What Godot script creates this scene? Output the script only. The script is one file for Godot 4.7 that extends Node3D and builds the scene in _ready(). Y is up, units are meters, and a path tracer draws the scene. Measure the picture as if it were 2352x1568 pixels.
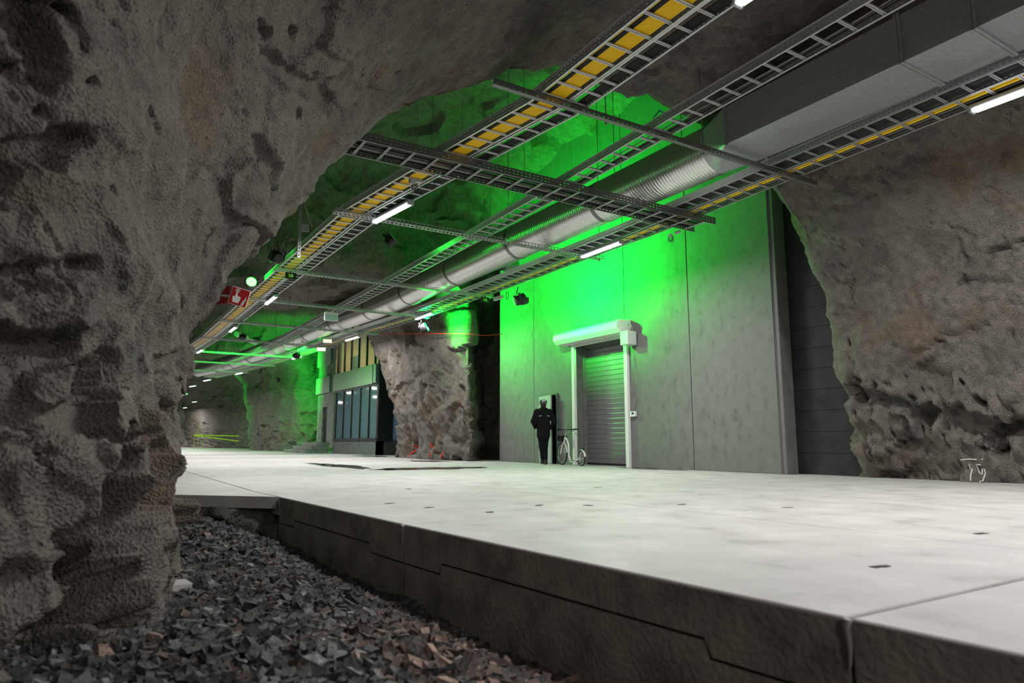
extends Node3D
# An underground depot: rock tunnel with a concrete platform, cable ladders, ducts and green floodlights.
# World axes: -Z runs down the tunnel, +X to its right side, y = 0 is the platform top.

class MB:
	var v := PackedVector3Array()
	var n := PackedVector3Array()
	var c := PackedColorArray()
	var ix := PackedInt32Array()
	var col := Color.WHITE
	func vert(p: Vector3, nn: Vector3) -> int:
		v.append(p); n.append(nn); c.append(col)
		return v.size() - 1
	func tri(a: Vector3, b: Vector3, d: Vector3) -> void:
		var nn := (b - a).cross(d - a).normalized()
		var k := vert(a, nn); vert(b, nn); vert(d, nn)
		ix.append_array([k, k + 2, k + 1])
	func quad(a: Vector3, b: Vector3, d: Vector3, e: Vector3) -> void:
		var nn := (b - a).cross(d - a)
		if nn.length_squared() < 1e-16: nn = (d - a).cross(e - a)
		nn = nn.normalized()
		var k := vert(a, nn); vert(b, nn); vert(d, nn); vert(e, nn)
		ix.append_array([k, k + 2, k + 1, k, k + 3, k + 2])
	func box(ctr: Vector3, s: Vector3, b := Basis()) -> void:
		var h := s * 0.5
		var p := []
		for i in 8:
			p.append(ctr + b * Vector3(h.x if i & 1 else -h.x, h.y if i & 2 else -h.y, h.z if i & 4 else -h.z))
		quad(p[4], p[5], p[7], p[6]); quad(p[1], p[0], p[2], p[3]); quad(p[5], p[1], p[3], p[7])
		quad(p[0], p[4], p[6], p[2]); quad(p[6], p[7], p[3], p[2]); quad(p[0], p[1], p[5], p[4])
	func span(a: Vector3, b: Vector3) -> void:
		box((a + b) * 0.5, (b - a).abs())
	func quad_o(q: Array, ctr: Vector3) -> void:
		if (q[1] - q[0]).cross(q[2] - q[0]).dot((q[0] + q[2]) * 0.5 - ctr) < 0: q.reverse()
		quad(q[0], q[1], q[2], q[3])
	func bbox(ctr: Vector3, s: Vector3, bev: float, b := Basis()) -> void:
		var h := s * 0.5
		var f := func(x: float, y: float, z: float) -> Vector3: return ctr + b * Vector3(x, y, z)
		var hi := h - Vector3(bev, bev, bev)
		for sg in [-1.0, 1.0]:
			quad_o([f.call(sg * h.x, -hi.y, -hi.z), f.call(sg * h.x, hi.y, -hi.z), f.call(sg * h.x, hi.y, hi.z), f.call(sg * h.x, -hi.y, hi.z)], ctr)
			quad_o([f.call(-hi.x, sg * h.y, -hi.z), f.call(-hi.x, sg * h.y, hi.z), f.call(hi.x, sg * h.y, hi.z), f.call(hi.x, sg * h.y, -hi.z)], ctr)
			quad_o([f.call(-hi.x, -hi.y, sg * h.z), f.call(hi.x, -hi.y, sg * h.z), f.call(hi.x, hi.y, sg * h.z), f.call(-hi.x, hi.y, sg * h.z)], ctr)
		for s1 in [-1.0, 1.0]:
			for s2 in [-1.0, 1.0]:
				quad_o([f.call(s1 * h.x, s2 * hi.y, -hi.z), f.call(s1 * hi.x, s2 * h.y, -hi.z), f.call(s1 * hi.x, s2 * h.y, hi.z), f.call(s1 * h.x, s2 * hi.y, hi.z)], ctr)
				quad_o([f.call(-hi.x, s1 * h.y, s2 * hi.z), f.call(-hi.x, s1 * hi.y, s2 * h.z), f.call(hi.x, s1 * hi.y, s2 * h.z), f.call(hi.x, s1 * h.y, s2 * hi.z)], ctr)
				quad_o([f.call(s1 * hi.x, -hi.y, s2 * h.z), f.call(s1 * h.x, -hi.y, s2 * hi.z), f.call(s1 * h.x, hi.y, s2 * hi.z), f.call(s1 * hi.x, hi.y, s2 * h.z)], ctr)
				for s3 in [-1.0, 1.0]:
					var t := [f.call(s1 * h.x, s2 * hi.y, s3 * hi.z), f.call(s1 * hi.x, s2 * h.y, s3 * hi.z), f.call(s1 * hi.x, s2 * hi.y, s3 * h.z)]
					if (t[1] - t[0]).cross(t[2] - t[0]).dot(t[0] - ctr) < 0: t.reverse()
					tri(t[0], t[1], t[2])
	func bar(a: Vector3, b: Vector3, w: float, h: float, up := Vector3.UP) -> void:
		var z := (b - a).normalized()
		var x := up.cross(z).normalized()
		var y := z.cross(x)
		box((a + b) * 0.5, Vector3(w, h, a.distance_to(b)), Basis(x, y, z))
	func tube(pts: Array, r: float, sides := 8, r_end := -1.0, closed := false) -> void:
		var m := pts.size()
		var first := v.size()
		var ref := Vector3.UP
		for i in m:
			var t: Vector3 = (pts[(i + 1) % m if closed else mini(i + 1, m - 1)] - pts[(i - 1 + m) % m if closed else maxi(i - 1, 0)]).normalized()
			if i == 0: ref = Vector3.UP if absf(t.y) < 0.9 else Vector3.RIGHT
			var x := ref.cross(t).normalized()
			var y := t.cross(x)
			ref = y
			var rr := r if r_end < 0 else lerpf(r, r_end, float(i) / (m - 1))
			for k in sides:
				var a := TAU * k / sides
				var d := x * cos(a) + y * sin(a)
				vert(pts[i] + d * rr, d)
		for i in (m if closed else m - 1):
			for k in sides:
				var a := first + i * sides + k
				var b := first + i * sides + (k + 1) % sides
				var cc := first + ((i + 1) % m) * sides + k
				var d := first + ((i + 1) % m) * sides + (k + 1) % sides
				ix.append_array([a, d, b, a, cc, d])
		if not closed:
			cap(first, sides, (pts[0] - pts[1]).normalized(), false)
			cap(first + (m - 1) * sides, sides, (pts[m - 1] - pts[m - 2]).normalized(), true)
	func cap(first: int, sides: int, nn: Vector3, fwd: bool) -> void:
		var k := v.size()
		for i in sides: vert(v[first + i], nn)
		for i in range(1, sides - 1):
			if fwd: ix.append_array([k, k + i + 1, k + i])
			else: ix.append_array([k, k + i, k + i + 1])
	func lathe(prof: Array, sides: int, xf := Transform3D(), smooth := true) -> void:
		# prof: Vector2(radius, height) along local y
		for i in prof.size() - 1:
			var p: Vector2 = prof[i]
			var q: Vector2 = prof[i + 1]
			var dn := Vector2(q.y - p.y, p.x - q.x).normalized()
			var k := v.size()
			for s in sides + 1:
				var a := TAU * s / sides
				var d := Vector3(cos(a), 0, sin(a))
				var nn := xf.basis * (d * dn.x + Vector3.UP * dn.y)
				vert(xf * (d * p.x + Vector3.UP * p.y), nn)
				vert(xf * (d * q.x + Vector3.UP * q.y), nn)
			for s in sides:
				var b := k + s * 2
				ix.append_array([b, b + 3, b + 1, b, b + 2, b + 3])
	func prism(poly: PackedVector2Array, depth: float, xf := Transform3D()) -> void:
		# polygon in local xy, extruded from z = 0 to z = depth
		var t := Geometry2D.triangulate_polygon(poly)
		var area := 0.0
		for i in poly.size(): area += poly[i].cross(poly[(i + 1) % poly.size()])
		for i in range(0, t.size(), 3):
			var a := Vector3(poly[t[i]].x, poly[t[i]].y, 0)
			var b := Vector3(poly[t[i + 1]].x, poly[t[i + 1]].y, 0)
			var d := Vector3(poly[t[i + 2]].x, poly[t[i + 2]].y, 0)
			if (b - a).cross(d - a).z < 0:
				var w := b; b = d; d = w
			var o := Vector3(0, 0, depth)
			tri(xf * (a + o), xf * (b + o), xf * (d + o)); tri(xf * a, xf * d, xf * b)
		for i in poly.size():
			var p := poly[i]
			var q := poly[(i + 1) % poly.size()]
			if area < 0:
				var w := p; p = q; q = w
			quad(xf * Vector3(p.x, p.y, 0), xf * Vector3(q.x, q.y, 0), xf * Vector3(q.x, q.y, depth), xf * Vector3(p.x, p.y, depth))
	func mesh(m: Material) -> ArrayMesh:
		var am := ArrayMesh.new()
		var arr := []
		arr.resize(Mesh.ARRAY_MAX)
		arr[Mesh.ARRAY_VERTEX] = v; arr[Mesh.ARRAY_NORMAL] = n; arr[Mesh.ARRAY_COLOR] = c; arr[Mesh.ARRAY_INDEX] = ix
		am.add_surface_from_arrays(Mesh.PRIMITIVE_TRIANGLES, arr)
		am.surface_set_material(0, m)
		return am

var M := {}
var used := {}
var rng := RandomNumberGenerator.new()

func numbered(called: String) -> String:
	if not used.has(called):
		used[called] = 0
		return called
	used[called] += 1
	return "%s_%03d" % [called, used[called]]

func tag(o: Node, label: String, category: String, group := "") -> Node:
	o.set_meta("label", label); o.set_meta("category", category)
	if group: o.set_meta("group", group)
	return o

func base(called: String, at := Vector3.ZERO, turn := 0.0) -> Node3D:
	var o := Node3D.new()
	o.name = numbered(called)
	add_child(o)
	o.position = at; o.rotation.y = turn
	return o

func part(mb: MB, called: String, m: Material, parent: Node = null, label := "") -> MeshInstance3D:
	return part_mesh(mb.mesh(m), called, parent, label)

func part_mesh(me: Mesh, called: String, parent: Node = null, label := "") -> MeshInstance3D:
	var o := MeshInstance3D.new()
	o.mesh = me
	if parent == null:
		o.name = numbered(called)
		add_child(o)
	else:
		o.name = called
		parent.add_child(o, true)
	if label: o.set_meta("label", label)
	return o

func struct(o: Node) -> Node:
	o.set_meta("kind", "structure")
	return o

func text_part(txt: String, size: float, called: String, m: Material, parent: Node, xf: Transform3D, depth := 0.003) -> void:
	var t := TextMesh.new()
	var f := SystemFont.new()
	f.font_names = PackedStringArray(["Droid Sans"])
	f.font_weight = 700
	t.font = f; t.text = txt; t.font_size = 48; t.pixel_size = size / 36.0; t.depth = depth
	t.material = m
	var o := part_mesh(t, called, parent)
	o.transform = xf

# ---------- materials ----------
func noise(seed_: int, freq: float, oct := 4, kind := FastNoiseLite.TYPE_SIMPLEX_SMOOTH) -> FastNoiseLite:
	var f := FastNoiseLite.new()
	f.seed = seed_; f.frequency = freq; f.noise_type = kind; f.fractal_octaves = oct
	return f

func ntex(f: FastNoiseLite, ramp: Array = [], size := 512, normal := 0.0) -> NoiseTexture2D:
	var t := NoiseTexture2D.new()
	t.width = size; t.height = size; t.seamless = true; t.seamless_blend_skirt = 0.12
	t.noise = f
	if ramp:
		var g := Gradient.new()
		var off := PackedFloat32Array()
		var cols := PackedColorArray()
		for r in ramp:
			off.append(r[0]); cols.append(r[1])
		g.offsets = off; g.colors = cols
		t.color_ramp = g
	if normal > 0:
		t.as_normal_map = true; t.bump_strength = normal
	return t

func mat(called: String, col: Color, rough := 0.8, metal := 0.0, spec := 0.5) -> StandardMaterial3D:
	var m := StandardMaterial3D.new()
	m.resource_name = called
	m.albedo_color = col; m.roughness = rough; m.metallic = metal; m.metallic_specular = spec
	M[called] = m
	return m

func tri_map(m: StandardMaterial3D, scale: float, albedo: Texture2D = null, height: Texture2D = null, hs := 0.5, rough: Texture2D = null) -> void:
	m.uv1_triplanar = true; m.uv1_world_triplanar = true; m.uv1_triplanar_sharpness = 4.0
	m.uv1_scale = Vector3(scale, scale, scale)
	if albedo: m.albedo_texture = albedo
	if height:
		m.heightmap_enabled = true; m.heightmap_texture = height; m.heightmap_scale = hs
	if rough: m.roughness_texture = rough

# sprayed concrete over rock: cloudy tone, fine grain and scattered open pores; returns colour and relief
func rock_images(n: int) -> Array:
	var cloud := noise(11, 0.007, 6, FastNoiseLite.TYPE_SIMPLEX).get_seamless_image(n, n, false, false, 0.12).get_data()
	var grit := noise(12, 0.055, 5, FastNoiseLite.TYPE_SIMPLEX).get_seamless_image(n, n, false, false, 0.12).get_data()
	var cell := noise(13, 0.034, 1, FastNoiseLite.TYPE_CELLULAR)
	cell.fractal_type = FastNoiseLite.FRACTAL_NONE
	cell.cellular_return_type = FastNoiseLite.RETURN_DISTANCE
	cell.cellular_jitter = 1.0
	cell.domain_warp_enabled = true
	cell.domain_warp_amplitude = 9.0
	cell.domain_warp_frequency = 0.06
	var cells := cell.get_seamless_image(n, n, false, false, 0.12).get_data()
	var dens := noise(14, 0.012, 3, FastNoiseLite.TYPE_SIMPLEX).get_seamless_image(n, n, false, false, 0.12).get_data()
	var col := PackedByteArray()
	var hgt := PackedByteArray()
	col.resize(n * n * 3); hgt.resize(n * n)
	for i in n * n:
		var a := cloud[i] / 255.0 - 0.5
		var g := grit[i] / 255.0 - 0.5
		var t := 0.02 + 0.22 * maxf(dens[i] / 255.0 - 0.32, 0.0)
		var pit := clampf(1.0 - (cells[i] / 255.0) / t, 0.0, 1.0)
		pit = minf(pit * 2.0, 1.0)
		var v := clampf(0.78 + 0.20 * a + 0.26 * g - 0.34 * pit, 0.05, 1.0)
		col[i * 3] = int(v * 255.0); col[i * 3 + 1] = int(v * 0.985 * 255.0); col[i * 3 + 2] = int(v * 0.96 * 255.0)
		hgt[i] = int(clampf(0.62 + 0.35 * a + 0.40 * g - 0.55 * pit, 0.0, 1.0) * 255.0)
	return [ImageTexture.create_from_image(Image.create_from_data(n, n, false, Image.FORMAT_RGB8, col)), ImageTexture.create_from_image(Image.create_from_data(n, n, false, Image.FORMAT_L8, hgt))]

func g3(x: float) -> Color: return Color(x, x, x)

func make_materials() -> void:
	# shotcrete and rock
	var rk := rock_images(1024)
	var m := mat("rock", Color(1, 1, 1), 0.88)
	m.vertex_color_use_as_albedo = true
	tri_map(m, 0.62, rk[0], rk[1], 3.2)
	# concrete
	var stain := ntex(noise(21, 0.006, 6), [[0.0, Color(0.52, 0.52, 0.51)], [0.36, Color(0.66, 0.66, 0.65)], [0.55, Color(0.70, 0.70, 0.69)], [1.0, Color(0.78, 0.78, 0.765)]], 1024)
	var grain := ntex(noise(22, 0.09, 5), [], 512)
	m = mat("wall_concrete", Color(0.61, 0.615, 0.605), 0.75)
	tri_map(m, 0.22, ntex(noise(25, 0.012, 7), [[0.0, Color(0.58, 0.58, 0.57)], [0.34, Color(0.695, 0.695, 0.685)], [0.6, Color(0.715, 0.715, 0.705)], [1.0, Color(0.755, 0.755, 0.745)]], 1024), grain, 0.25)
	m.uv1_scale = Vector3(0.3, 0.19, 0.3)
	m = mat("floor_concrete", Color(1, 1, 1), 0.62)
	tri_map(m, 0.21, ntex(noise(23, 0.007, 6), [[0.0, Color(0.58, 0.57, 0.56)], [0.32, Color(0.675, 0.665, 0.66)], [0.62, Color(0.695, 0.687, 0.68)], [1.0, Color(0.745, 0.737, 0.73)]], 1024), grain, 0.15)
	m = mat("slab_face", Color(0.86, 0.84, 0.79), 0.9)
	tri_map(m, 0.5, stain, grain, 0.5)
	mat("joint_filler", Color(0.16, 0.155, 0.15), 0.95)
	m = mat("shaded_board_wall", Color(0.29, 0.29, 0.30), 0.85)  # grey lowered to carry the shade that lies on the set-back wall
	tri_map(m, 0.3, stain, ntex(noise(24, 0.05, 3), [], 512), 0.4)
	# metals
	var galv := ntex(noise(31, 0.05, 3, FastNoiseLite.TYPE_CELLULAR), [[0.0, g3(0.84)], [0.5, g3(0.90)], [1.0, g3(0.95)]], 512)
	m = mat("galvanized", Color(0.90, 0.90, 0.91), 0.42, 0.7); tri_map(m, 1.5, galv)
	m = mat("duct_spiral", Color(0.99, 0.99, 0.98), 0.26, 1.0); tri_map(m, 0.8, galv)
	m = mat("duct_sheet", Color(0.86, 0.87, 0.885), 0.42, 0.85); tri_map(m, 0.8, galv)
	mat("strut_dark", Color(0.50, 0.50, 0.49), 0.5, 0.7)
	mat("coupling", Color(0.5, 0.5, 0.5), 0.35, 1.0)
	mat("white_paint", Color(0.86, 0.86, 0.85), 0.35)
	mat("light_plastic", Color(0.78, 0.79, 0.79), 0.4)
	mat("lamp_housing", Color(0.70, 0.71, 0.72), 0.5)
	mat("black_plastic", Color(0.045, 0.045, 0.05), 0.4)
	mat("flood_shell", Color(0.12, 0.11, 0.12), 0.45)
	mat("yellow_cable", Color(1.0, 0.83, 0.03), 0.5)
	mat("black_cable", Color(0.06, 0.06, 0.065), 0.5)
	mat("grey_cable", Color(0.55, 0.54, 0.52), 0.5)
	mat("orange_cable", Color(0.80, 0.17, 0.05), 0.5)
	mat("blue_cable", Color(0.10, 0.30, 0.55), 0.5)
	m = mat("door_slat", Color(0.44, 0.42, 0.44), 0.33, 0.0, 0.5)
	mat("steel_door", Color(0.62, 0.63, 0.64), 0.5)
	mat("door_frame_green", Color(0.35, 0.40, 0.38), 0.5)
	mat("dark_void", Color(0.05, 0.05, 0.05), 0.9)
	mat("seal", Color(0.10, 0.10, 0.10), 0.7)
	# office
	m = mat("office_panel", Color(0.66, 0.70, 0.66), 0.8); tri_map(m, 1.0, ntex(noise(41, 0.12, 3), [[0.0, g3(0.78)], [1.0, g3(0.98)]], 256))
	mat("aluminium_trim", Color(0.55, 0.58, 0.68), 0.35, 0.8)
	mat("mullion", Color(0.10, 0.11, 0.12), 0.4, 0.3)
	m = mat("office_concrete", Color(0.62, 0.63, 0.62), 0.8); tri_map(m, 0.25, stain, grain, 0.3)
	m = mat("plinth", Color(0.50, 0.50, 0.52), 0.8); tri_map(m, 0.4, stain)
	m = mat("glass", Color(0.55, 0.65, 0.72, 0.22), 0.04)
	m.transparency = BaseMaterial3D.TRANSPARENCY_ALPHA
	mat("room_warm", Color(0.84, 0.78, 0.68), 0.8)
	mat("room_blue", Color(0.22, 0.27, 0.34), 0.8)
	mat("room_dark", Color(0.07, 0.12, 0.09), 0.6)
	# signs
	mat("sign_red", Color(0.62, 0.05, 0.06), 0.5)
	mat("sign_white", Color(0.85, 0.85, 0.83), 0.5)
	mat("sign_black", Color(0.03, 0.03, 0.035), 0.5)
	mat("sign_yellow", Color(0.85, 0.82, 0.30), 0.5)
	mat("sign_glass", Color(0.62, 0.72, 0.68), 0.3)
	mat("chalk", Color(0.80, 0.80, 0.78), 0.95)
	mat("orange_paint", Color(0.78, 0.20, 0.10), 0.9)
	mat("tape_yellow", Color(0.85, 0.78, 0.10), 0.5)
	mat("timber", Color(0.72, 0.62, 0.46), 0.8)
	# gravel
	m = mat("stone", Color(1, 1, 1), 0.85)
	m.vertex_color_use_as_albedo = true
	tri_map(m, 3.0, ntex(noise(51, 0.03, 4), [[0.0, g3(0.55)], [0.5, g3(0.85)], [1.0, g3(1.0)]], 256), ntex(noise(52, 0.05, 4), [], 256), 0.4)
	mat("gravel_base", Color(0.10, 0.095, 0.09), 0.95)
	mat("pale_stone", Color(0.62, 0.61, 0.60), 0.85)
	m = mat("wet", Color(0.20, 0.20, 0.195), 0.06)
	mat("grime", Color(0.12, 0.11, 0.10), 0.9)
	# person and scooter
	mat("jacket", Color(0.10, 0.10, 0.11), 0.95, 0.0, 0.2)
	mat("reflective", Color(0.55, 0.58, 0.56), 0.4)
	mat("trousers", Color(0.09, 0.095, 0.115), 0.95, 0.0, 0.2)
	mat("boots", Color(0.10, 0.07, 0.06), 0.7)
	mat("skin", Color(0.72, 0.53, 0.43), 0.6)
	mat("hair", Color(0.16, 0.11, 0.07), 0.8)
	mat("helmet_black", Color(0.03, 0.03, 0.03), 0.3)
	mat("helmet_white", Color(0.75, 0.76, 0.75), 0.35)
	mat("scooter_white", Color(0.82, 0.83, 0.81), 0.3)
	mat("rubber", Color(0.03, 0.03, 0.03), 0.7)
	mat("chrome", Color(0.8, 0.8, 0.8), 0.2, 1.0)

func glow(called: String, col: Color, e: float) -> StandardMaterial3D:
	var m := mat(called, col, 0.5)
	m.emission_enabled = true; m.emission = col; m.emission_energy_multiplier = e
	return m

# ---------- the rock ----------
# Each row is one cross-section of the tunnel: left foot, up the left wall, over the ceiling, down the right wall to its foot.
func rock_rows() -> Array:
	var R := []
	var sec := func(z: float, pts: Array) -> Array:
		var o := []
		for p in pts: o.append(Vector3(p[0], p[1], z + (p[2] if p.size() > 2 else 0.0)))
		return o
	R.append([sec.call(10.0, [[-3.5, -1.2], [-3.6, 0.8], [-3.2, 2.4], [-2.2, 4.0], [-0.4, 5.2], [2.6, 6.2], [5.2, 6.6], [7.6, 6.5], [9.8, 6.0], [11.2, 4.8], [12.0, 3.2], [12.3, 1.5], [12.5, -0.6]]), 8])
	R.append([sec.call(4.0, [[-3.3, -1.2], [-3.4, 0.8], [-3.0, 2.4], [-2.0, 3.9], [-0.3, 5.1], [2.6, 6.1], [5.2, 6.5], [7.6, 6.4], [9.6, 5.9], [11.0, 4.8], [11.9, 3.2], [12.2, 1.5], [12.4, -0.6]]), 10])
	R.append([sec.call(-0.3, [[-2.6, -1.2], [-2.7, 0.8], [-2.4, 2.2], [-1.6, 3.5], [-0.1, 4.7], [2.6, 5.9], [5.2, 6.4], [7.6, 6.3], [9.5, 5.8], [10.8, 4.7], [11.7, 3.2], [12.0, 1.5], [12.2, -0.6]]), 26])
	R.append([sec.call(-2.9, [[-0.95, -1.1, 0.1], [-1.05, 0.7, -0.4], [-0.95, 2.0, -0.3], [-0.55, 3.2, 0.2], [0.6, 4.35, 0.2], [3.0, 5.6], [5.2, 6.2], [7.5, 6.15], [9.3, 5.7], [10.6, 4.7], [11.45, 3.2], [11.8, 1.5], [12.1, -0.6]]), 64])
	R.append([sec.call(-4.8, [[0.16, -1.0, 1.0], [0.02, 0.7, 0.5], [0.08, 2.0, 0.5], [0.55, 3.25, 0.45], [1.55, 4.25, 0.3], [3.6, 5.3], [5.2, 5.95], [7.4, 5.95], [9.1, 5.5], [10.25, 4.65], [11.15, 3.2], [11.5, 1.5], [11.95, -0.6]]), 76])
	R.append([sec.call(-7.0, [[0.50, -0.95, 1.2], [0.57, 0.66, 1.2], [0.87, 1.72, 1.1], [1.60, 2.98, 0.6], [2.42, 3.98, 0.2], [4.0, 5.05], [5.3, 5.66], [7.3, 5.74], [8.85, 5.35], [9.62, 4.62], [10.75, 3.25], [11.15, 1.6], [11.85, -0.6]]), 20])
	R.append([sec.call(-7.5, [[0.2, -1.0, 0.9], [0.25, 0.7, 0.9], [0.5, 1.9, 0.7], [1.25, 3.3, 0.3], [2.0, 4.4], [3.8, 5.6], [5.3, 6.2], [7.4, 6.3], [9.3, 5.9], [10.4, 5.0], [11.7, 3.4], [12.1, 1.6], [12.6, -0.6]]), 22])
	R.append([sec.call(-9.0, [[-0.6, -1.0], [-0.6, 0.7], [-0.3, 2.2], [0.3, 4.2], [1.0, 6.4], [3.2, 8.8], [5.5, 9.6], [8.0, 9.7], [10.6, 9.3], [13.0, 8.2], [13.9, 4.6], [14.0, 1.8], [14.2, -0.6]]), 60])
	R.append([sec.call(-14.5, [[0.4, -1.0], [0.4, 0.7], [0.6, 2.2], [1.0, 4.2], [1.4, 6.2], [3.2, 8.8], [5.5, 9.8], [8.0, 9.9], [10.6, 9.5], [13.0, 8.3], [13.9, 4.6], [14.0, 1.8], [14.2, -0.6]]), 46])
	R.append([sec.call(-18.4, [[0.8, -1.0], [0.8, 0.7], [1.0, 2.2], [1.4, 4.2], [1.9, 6.0], [3.6, 7.8], [5.5, 8.4], [8.0, 8.8], [10.6, 8.8], [12.4, 7.6], [12.7, 4.4], [12.7, 1.8], [12.8, -0.6]]), 36])
	R.append([sec.call(-19.0, [[0.9, -1.0], [0.9, 0.7], [1.1, 2.2], [1.55, 4.0], [2.2, 5.4], [3.8, 6.6], [5.5, 6.9], [7.8, 7.2], [10.2, 7.3, -0.6], [11.9, 6.4, -2.6], [12.1, 4.2, -3.2], [12.1, 1.8, -3.2], [12.2, -0.6, -3.2]]), 36])
	R.append([sec.call(-19.6, [[1.0, -1.0], [1.0, 0.7], [1.2, 2.2], [1.7, 3.8], [2.4, 4.9], [3.9, 5.5], [5.5, 5.5], [7.6, 5.7], [9.3, 5.9], [10.30, 5.2], [10.35, 3.6], [10.40, 1.8], [10.5, -0.6]]), 80])
	R.append([sec.call(-26.2, [[1.0, -1.0], [1.0, 0.7], [1.2, 2.2], [1.7, 3.8], [2.6, 5.1], [4.0, 5.7], [5.4, 5.75], [7.2, 5.9], [8.5, 5.7], [9.25, 4.95], [9.95, 3.4], [10.5, 1.8], [10.75, -0.6]]), 22])
	R.append([sec.call(-27.6, [[0.4, -1.0], [0.4, 0.7], [0.6, 2.2], [0.9, 4.2], [1.7, 6.2], [3.6, 7.6], [5.4, 8.0], [7.6, 8.1], [10.4, 8.1], [13.2, 7.6], [15.2, 4.4], [15.6, 1.8], [15.8, -0.6]]), 40])
	R.append([sec.call(-43.4, [[-0.9, -1.0], [-0.9, 0.7], [-0.7, 2.2], [-0.3, 4.2], [0.8, 6.2], [3.2, 7.6], [5.4, 8.0], [7.6, 8.1], [10.4, 8.1], [13.4, 7.6], [14.2, 4.4], [14.0, 1.8], [14.0, -0.6]]), 24])
	R.append([sec.call(-45.5, [[-1.2, -1.0], [-1.2, 0.7], [-1.0, 2.2], [-0.4, 4.0], [0.6, 5.0], [2.8, 5.7], [5.0, 6.0], [7.4, 6.2], [9.6, 6.2], [11.2, 5.6], [11.5, 4.0], [11.6, 1.8], [11.8, -0.6]]), 44])
	R.append([sec.call(-57.5, [[-2.0, -1.0], [-2.0, 0.7], [-1.8, 2.2], [-1.2, 4.0], [-0.2, 5.0], [2.4, 5.7], [5.0, 6.0], [7.0, 6.2], [8.9, 6.1], [9.8, 5.5], [10.35, 3.8], [10.75, 1.8], [11.1, -0.6]]), 16])
	R.append([sec.call(-60.0, [[-1.0, -1.0], [-1.0, 0.7], [-0.8, 2.2], [-0.4, 4.2], [0.8, 6.0], [3.0, 7.0], [5.0, 7.4], [7.6, 7.6], [10.6, 7.4], [13.6, 6.6], [15.4, 4.0], [15.8, 1.8], [16.0, -0.6]]), 34])
	R.append([sec.call(-80.0, [[-3.0, -1.0], [-3.0, 0.7], [-2.8, 2.2], [-2.2, 4.2], [-1.0, 6.0], [1.6, 7.0], [4.0, 7.4], [6.6, 7.6], [9.0, 7.4], [11.4, 6.6], [12.4, 4.0], [12.6, 1.8], [12.8, -0.6]]), 16])
	R.append([sec.call(-92.0, [[-5.0, -1.0], [-5.0, 0.7], [-4.8, 2.2], [-4.2, 4.0], [-3.0, 5.4], [0.0, 6.0], [2.4, 6.2], [5.0, 6.2], [7.2, 6.0], [8.8, 5.2], [9.6, 3.6], [9.9, 1.8], [10.0, -0.6]]), 0])
	return R

func crom(a: Vector3, b: Vector3, c: Vector3, d: Vector3, t: float) -> Vector3:
	var t2 := t * t
	var t3 := t2 * t
	return 0.5 * (2.0 * b + (c - a) * t + (2.0 * a - 5.0 * b + 4.0 * c - d) * t2 + (3.0 * b - a - 3.0 * c + d) * t3)

func hash3(x: int, y: int, z: int) -> int:
	var h := x * 374761393 + y * 668265263 + z * 2147483647
	h = (h ^ (h >> 13)) * 1274126177
	return (h ^ (h >> 16)) & 0x7fffffff

# broken-rock facets: every Voronoi cell carries its own tilted plane
func facet(p: Vector3, size: float) -> float:
	var q := p / size
	var bx := floori(q.x - 0.5)
	var by := floori(q.y - 0.5)
	var bz := floori(q.z - 0.5)
	var best := 99.0
	var bh := 0
	var bc := Vector3.ZERO
	for i in 8:
		var cx := bx + (i & 1)
		var cy := by + ((i >> 1) & 1)
		var cz := bz + (i >> 2)
		var h := hash3(cx, cy, cz)
		var ctr := Vector3(cx + 0.2 + 0.6 * float(h & 1023) / 1023.0, cy + 0.2 + 0.6 * float((h >> 10) & 1023) / 1023.0, cz + 0.2 + 0.6 * float((h >> 20) & 1023) / 1023.0)
		var d := q.distance_squared_to(ctr)
		if d < best:
			best = d; bh = h; bc = ctr
	var dir := Vector3(float((bh >> 3) & 255) / 127.5 - 1.0, float((bh >> 11) & 255) / 127.5 - 1.0, float((bh >> 19) & 255) / 127.5 - 1.0)
	return (q - bc).dot(dir) * 0.9 + float(bh & 255) / 255.0 - 0.5

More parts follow.
